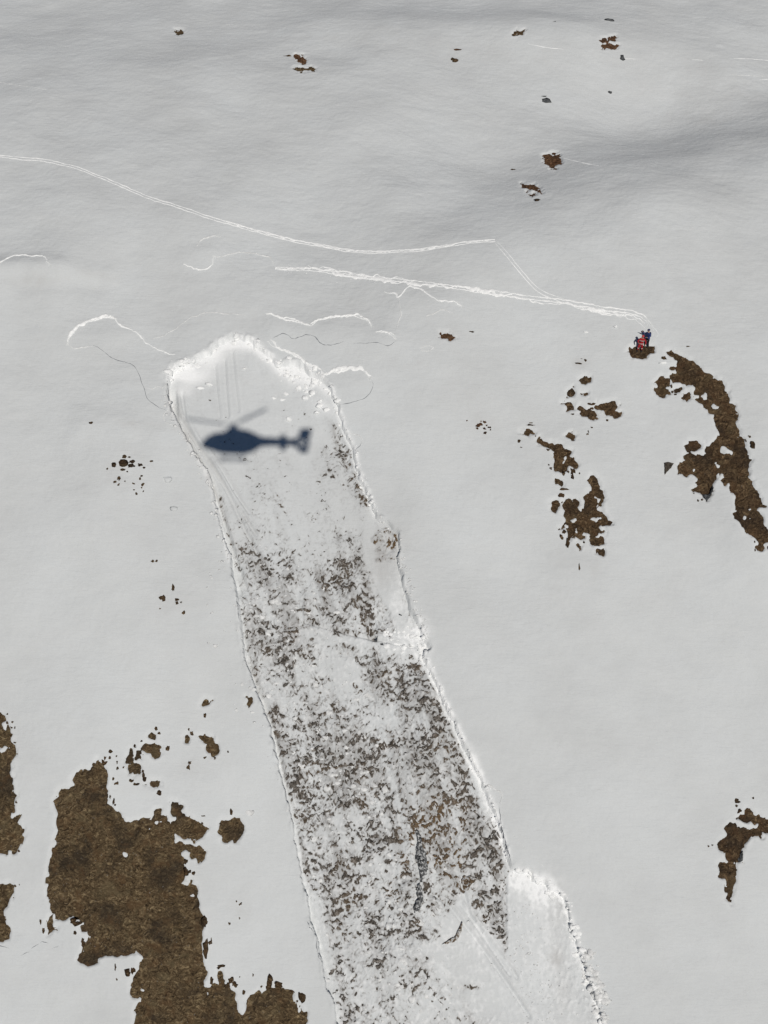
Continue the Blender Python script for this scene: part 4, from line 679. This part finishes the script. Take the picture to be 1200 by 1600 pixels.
scatter_lumps('snow_rubble', [(440, 580), (470, 590), (500, 612), (516, 640)], 60, .05, .34, 9, 'white snow lumps spilled below the right part of the crown', M_FRESH, 2, GRB)
scatter_lumps('snow_rubble', RIM_L, 260, .04, .20, 4.5, 'crumbs of snow along the upper left rim', M_CRUST, 3, GRB, bias=1.5)
scatter_lumps('snow_rubble', RIM_R, 130, .04, .24, 3, 'crumbs of snow along the upper right rim', M_FRESH, 4, GRB)
scatter_lumps('snow_rubble', RIM_R2, 380, .03, .14, 5, 'fine crumbs along the smooth flank right of the track', M_CRUST, 5, GRB)
scatter_lumps('snow_rubble', RIM_R3, 200, .04, .18, 2.5, 'snow crumbs along the lower right rim', M_FRESH, 6, GRB)
scatter_lumps('snow_rubble', [(905, 1492), (914, 1520), (924, 1550), (936, 1600), (945, 1640)], 200, .08, .42, 6, 'heaped snow blocks right of the lower release', M_CRUST, 7, GRB, bias=-8)
scatter_lumps('snow_rubble', RIM_B, 150, .05, .34, 4, 'white crumbs along the rim of the lower release', M_FRESH, 8, GRB)
scatter_lumps('snow_rubble', [(800, 1420), (830, 1500), (860, 1600)], 900, .03, .13, 22, 'fine crumbly snow in the lower release', M_CRUST, 9, GRB)
scatter_lumps('snow_rubble', [(380, 860), (430, 960), (470, 1080), (560, 1260), (620, 1420), (640, 1600)], 2200, .03, .15, 40, 'small snow crumbs strewn over the track', M_CRUST, 10, GRB)
scatter_lumps('snow_rubble', [(400, 900), (440, 1000), (520, 1200), (600, 1400), (660, 1580)], 260, .10, .34, 48, 'larger snow lumps strewn over the track', M_CRUST, 14, GRB)
scatter_lumps('snow_rubble', [(600, 990), (630, 1000), (665, 1010)], 120, .05, .3, 10, 'white lumps on the shoulder where the track widens', M_FRESH, 12, GRB)
scatter_lumps('snow_rubble', [(440, 422), (520, 432), (600, 442)], 150, .02, .08, 5, 'snow crumbs thrown beside the churned ski track', M_FRESH, 13, None)
BLK = [(446, 611, 5, 3.4, 'white snow block below the right of the crown, left of its neighbour'), (478, 617, 6, 4, 'white snow block uphill of the helicopter tail shadow'), (500, 630, 7, 4.5, 'large white snow block against the upper right rim'), (512, 637, 7, 4, 'white slab lying at the upper right rim below the large block'),
       (381, 571, 3.4, 2, 'tiny white snow block in the middle of the smooth upper bed'), (451, 650, 6, 5, 'rough snow block just uphill of the tail fin shadow'), (494, 641, 5, 3, 'small snow block left of the large one at the right rim'), (327, 596, 7, 3, 'elongated white slab left of the smooth upper bed'), (312, 602, 8, 3, 'long low white slab below the left crown'), (427, 617, 5, 2.6, 'low white mound right of the tip of the rotor blade shadow'),
       (440, 620, 5, 2.4, 'low white mound second right of the rotor blade shadow'), (262, 752, 8, 6, 'square low snow slab on the left snow, outside the track'), (272, 797, 8, 5, 'low snow slab with a shaded lower edge left of the track'), (915, 522, 5, 1.6, 'thin white snow lump left of the two people'), (960, 514, 5, 1.8, 'slanted white snow lump uphill left of the two people'), (1034, 573, 7, 2, 'white snow lump beside the top of the long grass band')]
for k, (px, py, rx, ry, lb) in enumerate(BLK):
    inb = samp(SB, np.array([float(px)]), np.array([float(py)]))[0] < -3
    p, m = at(px, py, 0, inb); V, F = ICO2; V = lumpV(V, 500+k, .3, True)*np.array([rx*m, ry*m*1.1, 0.14 if 'low' in lb or 'thin' in lb else .3])
    o = link('snow_block', mesh_np('snow_block', V@FR3.T, F, None, True), M_SNOW if 'outside' in lb or 'shaded' in lb else M_FRESH); o.location = p; tag(o, lb, 'snow block', 'snow blocks')
# ------------------------------------------------------------------ people
def skin_mesh(name, joints, edges, sub=2):
    me = bpy.data.meshes.new(name); me.from_pydata([j[0] for j in joints], edges, []); o = bpy.data.objects.new(name, me); COL.objects.link(o)
    sk = o.modifiers.new('s', 'SKIN'); sk.use_smooth_shade = True
    for i, j in enumerate(joints): me.skin_vertices[0].data[i].radius = (j[1], j[2] if len(j) > 2 else j[1])
    me.skin_vertices[0].data[0].use_root = True
    ss = o.modifiers.new('d', 'SUBSURF'); ss.levels = sub; ss.render_levels = sub
    dg = bpy.context.evaluated_depsgraph_get(); m2 = bpy.data.meshes.new_from_object(o.evaluated_get(dg)); bpy.data.objects.remove(o); m2.name = name
    return m2
def person(px, py, label, facing, jacket, trousers, pack_c, helmet_c, pose, extras, lean=0):
    p, m = at(px, py); root = empty('person', p+np.array([0, 0, 0.0])); root.rotation_euler = (0, math.radians(lean), facing); root.scale = (1.18, 1.18, 1.14)
    tag(root, label, 'person', None)
    J = [((0, 0, .95), .18, .15), ((0, 0, 1.12), .18, .14), ((0, .02, 1.30), .22, .16), ((0, .02, 1.45), .16, .13), ((0, .03, 1.55), .055), ((0, .05, 1.66), .095, .11), ((0, .05, 1.77), .085, .10)]
    E = [(0, 1), (1, 2), (2, 3), (3, 4), (4, 5), (5, 6)]
    for s, arm in ((-1, pose['la']), (1, pose['ra'])):
        b = len(J); J += [((s*.19, .02, 1.43), .09), (arm[0], .07), (arm[1], .052), (arm[2], .034, .02)]; E += [(3, b), (b, b+1), (b+1, b+2), (b+2, b+3)]
    for s, leg in ((-1, pose['ll']), (1, pose['rl'])):
        b = len(J); J += [((s*.11, 0, .86), .125), (leg[0], .095), (leg[1], .078), ((leg[1][0], leg[1][1]+.16, leg[1][2]-.06), .045, .04)]; E += [(0, b), (b, b+1), (b+1, b+2), (b+2, b+3)]
    me = skin_mesh('body', J, E)
    mats = [plain('skin', (.45, .27, .19), .6), plain('jacket_cloth', jacket, .8), plain('trouser_cloth', trousers, .8), plain('boot_black', (.02, .02, .022), .6)]
    for mt in mats: me.materials.append(mt)
    for f in me.polygons:
        c = f.center; z = c.z
        hand = min((c-Vector(pose['la'][2])).length, (c-Vector(pose['ra'][2])).length) < .09
        ft = min((c-Vector(pose['ll'][1])).length, (c-Vector(pose['rl'][1])).length)
        f.material_index = 0 if (z > 1.53 and abs(c.x) < .13) or hand else 3 if ft < .2 else 2 if z < .92 and abs(c.x) < .5 and min(abs(c.x), 1) < .42 and not (abs(c.x) > .24 and z > .72) else 1
    link('body', me, None, root)
    # hands: four fingers and a thumb each
    for (el, wr, hd) in (pose['la'], pose['ra']):
        h = Vector(hd); d = (Vector(hd)-Vector(wr)).normalized(); s = d.cross(Vector((0, 0, 1))); s = s.normalized() if s.length > .1 else Vector((1, 0, 0)); u = s.cross(d)
        JJ = [(tuple(h), .022, .018)]; EE = []
        for q, (o_, ln) in enumerate([(-.033, .07), (-.011, .082), (.011, .078), (.033, .062)]):
            b = len(JJ); JJ += [(tuple(h+s*o_+d*.045), .010), (tuple(h+s*o_+d*(.045+ln*.5)-u*.008), .009), (tuple(h+s*o_+d*(.045+ln)-u*.03), .008)]; EE += [(0, b), (b, b+1), (b+1, b+2)]
        b = len(JJ); JJ += [(tuple(h+s*.045+d*.005), .011), (tuple(h+s*.075+d*.04-u*.01), .009)]; EE += [(0, b), (b, b+1)]
        link('hand', skin_mesh('hand', JJ, EE, 1), mats[0], root)
    def part(name, V, F, mat, loc): return link(name, mesh_np(name, V+np.array(loc), F), mat, root)
    # helmet, face
    V, F = ICO3; V = V.copy(); V[:, 2] = np.where(V[:, 2] < -.15, -.15+(V[:, 2]+.15)*.1, V[:, 2])
    part('helmet', V*np.array([.125, .15, .135]), F, plain('helmet_shell', helmet_c, .35), (0, .045, 1.77))
    V, F = ICO1
    part('nose', V*np.array([.014, .022, .022]), F, mats[0], (0, .165, 1.70))
    for s in (-1, 1):
        part('eye', V*np.array([.014, .008, .010]), F, plain('eye_dark', (.02, .02, .02), .3), (s*.033, .152, 1.73)); part('ear', V*np.array([.012, .025, .032]), F, mats[0], (s*.105, .05, 1.70))
    part('mouth', V*np.array([.026, .008, .006]), F, plain('lips', (.3, .12, .1), .5), (0, .155, 1.655))
    # backpack with straps
    if pack_c:
        bm = bmesh.new(); bmesh.ops.create_cube(bm, size=1); bmesh.ops.scale(bm, vec=(.30, .17, .48), verts=bm.verts)
        for v in bm.verts:
            if v.co.z > 0: v.co.x *= .8; v.co.y *= .8
        bmesh.ops.bevel(bm, geom=bm.edges[:], offset=.05, segments=3, affect='EDGES'); bmesh.ops.translate(bm, vec=(0, -.2, 1.25), verts=bm.verts)
        m3 = bpy.data.meshes.new('backpack'); bm.to_mesh(m3); bm.free(); pk = link('backpack', m3, plain('pack_cloth', pack_c, .7), root)
        for s in (-1, 1):
            link('strap', skin_mesh('strap', [((s*.1, -.13, 1.46), .022, .012), ((s*.11, .03, 1.53), .022, .012), ((s*.11, .145, 1.35), .022, .012), ((s*.12, .08, 1.1), .022, .012)], [(0, 1), (1, 2), (2, 3)], 1), plain('strap_dark', (.03, .03, .035), .7), pk)
    for nm, c, w, z, c2 in extras:   # bands of light cloth: belt, knee stripes
        bm = bmesh.new(); bmesh.ops.create_cone(bm, segments=16, radius1=1, radius2=1, depth=1, cap_ends=False); bmesh.ops.scale(bm, vec=(w[0], w[1], w[2]), verts=bm.verts); bmesh.ops.translate(bm, vec=(c2[0], c2[1], z), verts=bm.verts)
        m3 = bpy.data.meshes.new(nm); bm.to_mesh(m3); bm.free(); link(nm, m3, plain(nm+'_cloth', c, .6), root)
    return root
RED, NAVY, LIGHT = (.34, .012, .016), (.026, .045, .15), (.62, .62, .60)
person(998.5, 549, 'person in red jacket and red trousers with light belt standing before another', math.radians(165), RED, RED, (.50, .03, .04), (.55, .05, .05),
       {'la': [(-.38, .06, 1.22), (-.40, .20, 1.02), (-.38, .28, .98)], 'ra': [(.36, .10, 1.22), (.28, .30, 1.12), (.2, .37, 1.14)], 'll': [(-.16, .05, .48), (-.2, -.02, .08)], 'rl': [(.16, .09, .5), (.21, .04, .08)]},
       [('belt', LIGHT, (.235, .20, .06), .98, (0, 0)), ('reflective_band', LIGHT, (.275, .21, .05), 1.34, (0, .02)), ('leg_band', LIGHT, (.105, .105, .05), .44, (-.165, .045)), ('leg_band', LIGHT, (.105, .105, .05), .46, (.165, .085))])
person(1010, 543.5, 'person in dark navy jacket and black trousers leaning behind the red one', math.radians(120), NAVY, (.012, .012, .016), (.02, .03, .09), (.03, .035, .09),
       {'la': [(-.34, .12, 1.24), (-.28, .36, 1.18), (-.22, .44, 1.2)], 'ra': [(.40, .06, 1.28), (.50, .22, 1.42), (.5, .3, 1.5)], 'll': [(-.14, .06, .48), (-.17, 0, .08)], 'rl': [(.13, .14, .5), (.16, .16, .08)]},
       [('collar', LIGHT, (.085, .075, .04), 1.545, (0, .03))], 8)
# ------------------------------------------------------------------ helicopter: hovers between sun and slope, the photograph is taken from its right side
TL = math.radians(28)
FWD = -AX_R - SUN*np.dot(-AX_R, SUN); FWD /= np.linalg.norm(FWD); UPP = np.cross(SUN, FWD); UPP = UPP if UPP[2] > 0 else -UPP
rl = math.radians(1.5); FWD, UPP = FWD*math.cos(rl)+UPP*math.sin(rl), UPP*math.cos(rl)-FWD*math.sin(rl)
UP = SUN*math.sin(TL)+UPP*math.cos(TL); RT = -SUN*math.cos(TL)+UPP*math.sin(TL)
HC = CAM-(RT*1.06+UP*(-0.28)+FWD*0.0)
heli = empty('helicopter', HC)
LEFT = np.cross(UP, FWD)       # local axes: x forward, y left, z up
heli.matrix_world = Matrix(((FWD[0], LEFT[0], UP[0], HC[0]), (FWD[1], LEFT[1], UP[1], HC[1]), (FWD[2], LEFT[2], UP[2], HC[2]), (0, 0, 0, 1)))
tag(heli, 'white and red rescue helicopter in the air whose shadow falls on the avalanche', 'helicopter')
M_WH, M_RED, M_GL, M_DK = plain('white_paint', (.75, .75, .74), .3, .5), plain('red_paint', (.55, .02, .02), .3, .5), plain('dark_glass', (.02, .025, .03), .08, .6), plain('dark_metal', (.05, .05, .055), .5, .5)
def loft(name, secs, mat, parent, nseg=28, power=2.6, cap=True):
    V, F = [], []
    for (x, cz, hw, hh) in secs:
        for k in range(nseg):
            a = 2*math.pi*k/nseg; c, s = math.cos(a), math.sin(a)
            V.append((x, hw*math.copysign(abs(c)**(2/power), c), cz+hh*math.copysign(abs(s)**(2/power), s)))
    n = len(secs)
    for i in range(n-1):
        for k in range(nseg): F.append((i*nseg+k, i*nseg+(k+1) % nseg, (i+1)*nseg+(k+1) % nseg, (i+1)*nseg+k))
    me = bpy.data.meshes.new(name)
    if cap: F += [tuple(range(nseg))[::-1], tuple(range((n-1)*nseg, n*nseg))]
    me.from_pydata(V, [], F); me.polygons.foreach_set('use_smooth', [True]*len(F)); return link(name, me, mat, parent)
fus = loft('fuselage', [(3.75, -.35, .05, .05), (3.6, -.33, .38, .30), (3.2, -.22, .62, .55), (2.6, -.08, .80, .82), (1.9, -.06, .88, 1.14), (.8, -.08, .90, 1.24), (-.8, -.08, .90, 1.24), (-1.6, .0, .86, 1.14), (-2.3, .12, .66, .86), (-2.9, .22, .42, .52)], M_WH, heli)
loft('nose_glazing', [(3.5, .02, .30, .16), (3.1, .22, .56, .28), (2.5, .45, .76, .38), (2.0, .56, .84, .42)], M_GL, heli)
loft('engine_cowling', [(1.5, .95, .3, .12), (1.0, 1.12, .52, .34), (0, 1.18, .6, .42), (-1.2, 1.1, .55, .42), (-2.3, .75, .34, .34), (-2.9, .5, .18, .16)], M_RED, heli)
loft('tail_boom', [(-2.5, .2, .48, .56), (-4.0, .22, .38, .46), (-6.0, .22, .30, .40), (-6.9, .2, .22, .42)], M_WH, heli)
def box(name, lo, hi, mat, parent, bev=.02, shear=0):
    bm = bmesh.new(); bmesh.ops.create_cube(bm, size=1)
    for v in bm.verts:
        v.co = Vector([(lo[i]+hi[i])/2+v.co[i]*(hi[i]-lo[i]) for i in range(3)])
        if v.co.z > (lo[2]+hi[2])/2: v.co.x += shear
    if bev: bmesh.ops.bevel(bm, geom=bm.edges[:], offset=bev, segments=2, affect='EDGES')
    me = bpy.data.meshes.new(name); bm.to_mesh(me); bm.free(); return link(name, me, mat, parent)
for s in (-1, 1):
    y0, y1 = (s*.875, s*.925) if s > 0 else (s*.925, s*.875)
    dr = box('sliding_door', (-1.3, y0, -.8), (.3, y1, .75), M_WH, heli, .01); box('door_window', (-1.1, s*.93-.004, .02), (.1, s*.93+.004, .62), M_GL, dr, 0); box('door_handle', (.12, s*.94-.012, -.15), (.26, s*.94+.012, -.1), M_DK, dr, 0)
    cd = box('cockpit_door', (.42, y0, -.75), (1.75, y1, .75), M_RED, heli, .01); box('door_window', (.55, s*.93-.004, .0), (1.6, s*.93+.004, .62), M_GL, cd, 0)
def tube(name, pts, r, mat, parent, seg=10):
    cu = bpy.data.curves.new(name, 'CURVE'); cu.dimensions = '3D'; cu.bevel_depth = r; cu.bevel_resolution = 3; sp = cu.splines.new('POLY'); sp.points.add(len(pts)-1)
    for i, q in enumerate(pts): sp.points[i].co = (*q, 1)
    o = bpy.data.objects.new(name, cu); COL.objects.link(o); dg = bpy.context.evaluated_depsgraph_get(); me = bpy.data.meshes.new_from_object(o.evaluated_get(dg)); bpy.data.objects.remove(o); return link(name, me, mat, parent)
for s in (-1, 1):
    sk = tube('skid', [(2.5, s*1.2, -1.45), (2.3, s*1.2, -1.65), (2.0, s*1.2, -1.66), (-1.6, s*1.2, -1.66)], .06, M_DK, heli)
    box('step', (-.9, min(s*.92, s*1.24), -1.42), (1.6, max(s*.92, s*1.24), -1.36) , M_DK, sk, 0)
for x in (1.4, -.9): tube('cross_tube', [(x, -1.2, -1.66), (x, -1.0, -1.2), (x, -.5, -1.0), (x, .5, -1.0), (x, 1.0, -1.2), (x, 1.2, -1.66)], .05, M_DK, heli)
HX, HZ = .25, 2.2
loft('mast_fairing', [(.95, 1.5, .12, .1), (.7, 1.6, .3, .3), (.2, 1.65, .36, .38), (-.3, 1.55, .28, .3), (-.7, 1.45, .1, .1)], M_RED, heli)
tube('mast', [(HX, 0, 1.3), (HX, 0, 2.25)], .26, M_DK, heli)
def lathe(name, prof, loc, axis, mat, parent, seg=32):
    V, F = [], []; n = len(prof)
    for k in range(seg):
        a = 2*math.pi*k/seg
        for (r, h) in prof:
            q = (r*math.cos(a), r*math.sin(a), h) if axis == 'z' else (r*math.cos(a), h, r*math.sin(a)); V.append(tuple(q[i]+loc[i] for i in range(3)))
    for k in range(seg):
        for i in range(n-1): a, b = k*n+i, ((k+1) % seg)*n+i; F.append((a, b, b+1, a+1))
    me = bpy.data.meshes.new(name); me.from_pydata(V, [], F); return link(name, me, mat, parent)
lathe('rotor_hub', [(.001, .14), (.18, .12), (.34, .04), (.34, -.04), (.2, -.1), (.001, -.12)], (HX, 0, HZ), 'z', M_DK, heli)
blade0 = None
for az in (133, 253, 13):
    if blade0 is None:
        bm = bmesh.new(); secs = []
        for r_, c_, z_ in ((.25, .12, 0), (.9, .12, .0), (1.1, .42, .0), (4.9, .42, .05), (5.3, .34, .07), (5.5, .14, .08)):
            secs.append([bm.verts.new((r_, -c_*.35, z_)), bm.verts.new((r_, -c_*.1, z_+.022)), bm.verts.new((r_, c_*.65, z_+.004)), bm.verts.new((r_, -c_*.1, z_-.022))])
        for a, b in zip(secs[:-1], secs[1:]):
            for i in range(4): bm.faces.new((a[i], a[(i+1) % 4], b[(i+1) % 4], b[i]))
        bm.faces.new(secs[0]); bm.faces.new(secs[-1]); bmesh.ops.recalc_face_normals(bm, faces=bm.faces)
        blade0 = bpy.data.meshes.new('rotor_blade'); bm.to_mesh(blade0); bm.free()
    o = link('rotor_blade', blade0, M_DK, heli); o.location = (HX, 0, HZ); o.rotation_euler = (0, 0, -math.radians(az))
# fenestron tail
lathe('tail_fan_shroud', [(.50, -.16), (.50, .16), (.6, .2), (.88, .12), (.92, 0), (.88, -.12), (.6, -.2), (.50, -.16)], (-7.25, 0, .15), 'y', M_WH, heli, 40)
fan = lathe('tail_fan', [(.001, -.07), (.12, -.06), (.12, .06), (.001, .07)], (-7.25, 0, .15), 'y', M_DK, heli, 20)
for k in range(10):
    b = box('fan_blade', (.1, -.05, -.04), (.49, -.03, .04), M_DK, fan, 0); b.location = (-7.25, 0, .15); b.rotation_euler = (0, 2*math.pi*k/10, 0)
box('tail_fin', (-8.15, -.08, .75), (-6.85, .08, 2.0), M_RED, heli, .04, -.28)
box('lower_fin', (-7.95, -.06, -1.1), (-7.0, .06, -.5), M_RED, heli, .04)
box('stabilizer', (-5.35, -1.25, .16), (-4.85, 1.25, .22), M_WH, heli, .015)
for s in (-1, 1): box('end_plate', (-5.5, s*1.22-.02, -.22), (-4.85, s*1.22+.02, .5), M_RED, heli, .015, -.1)
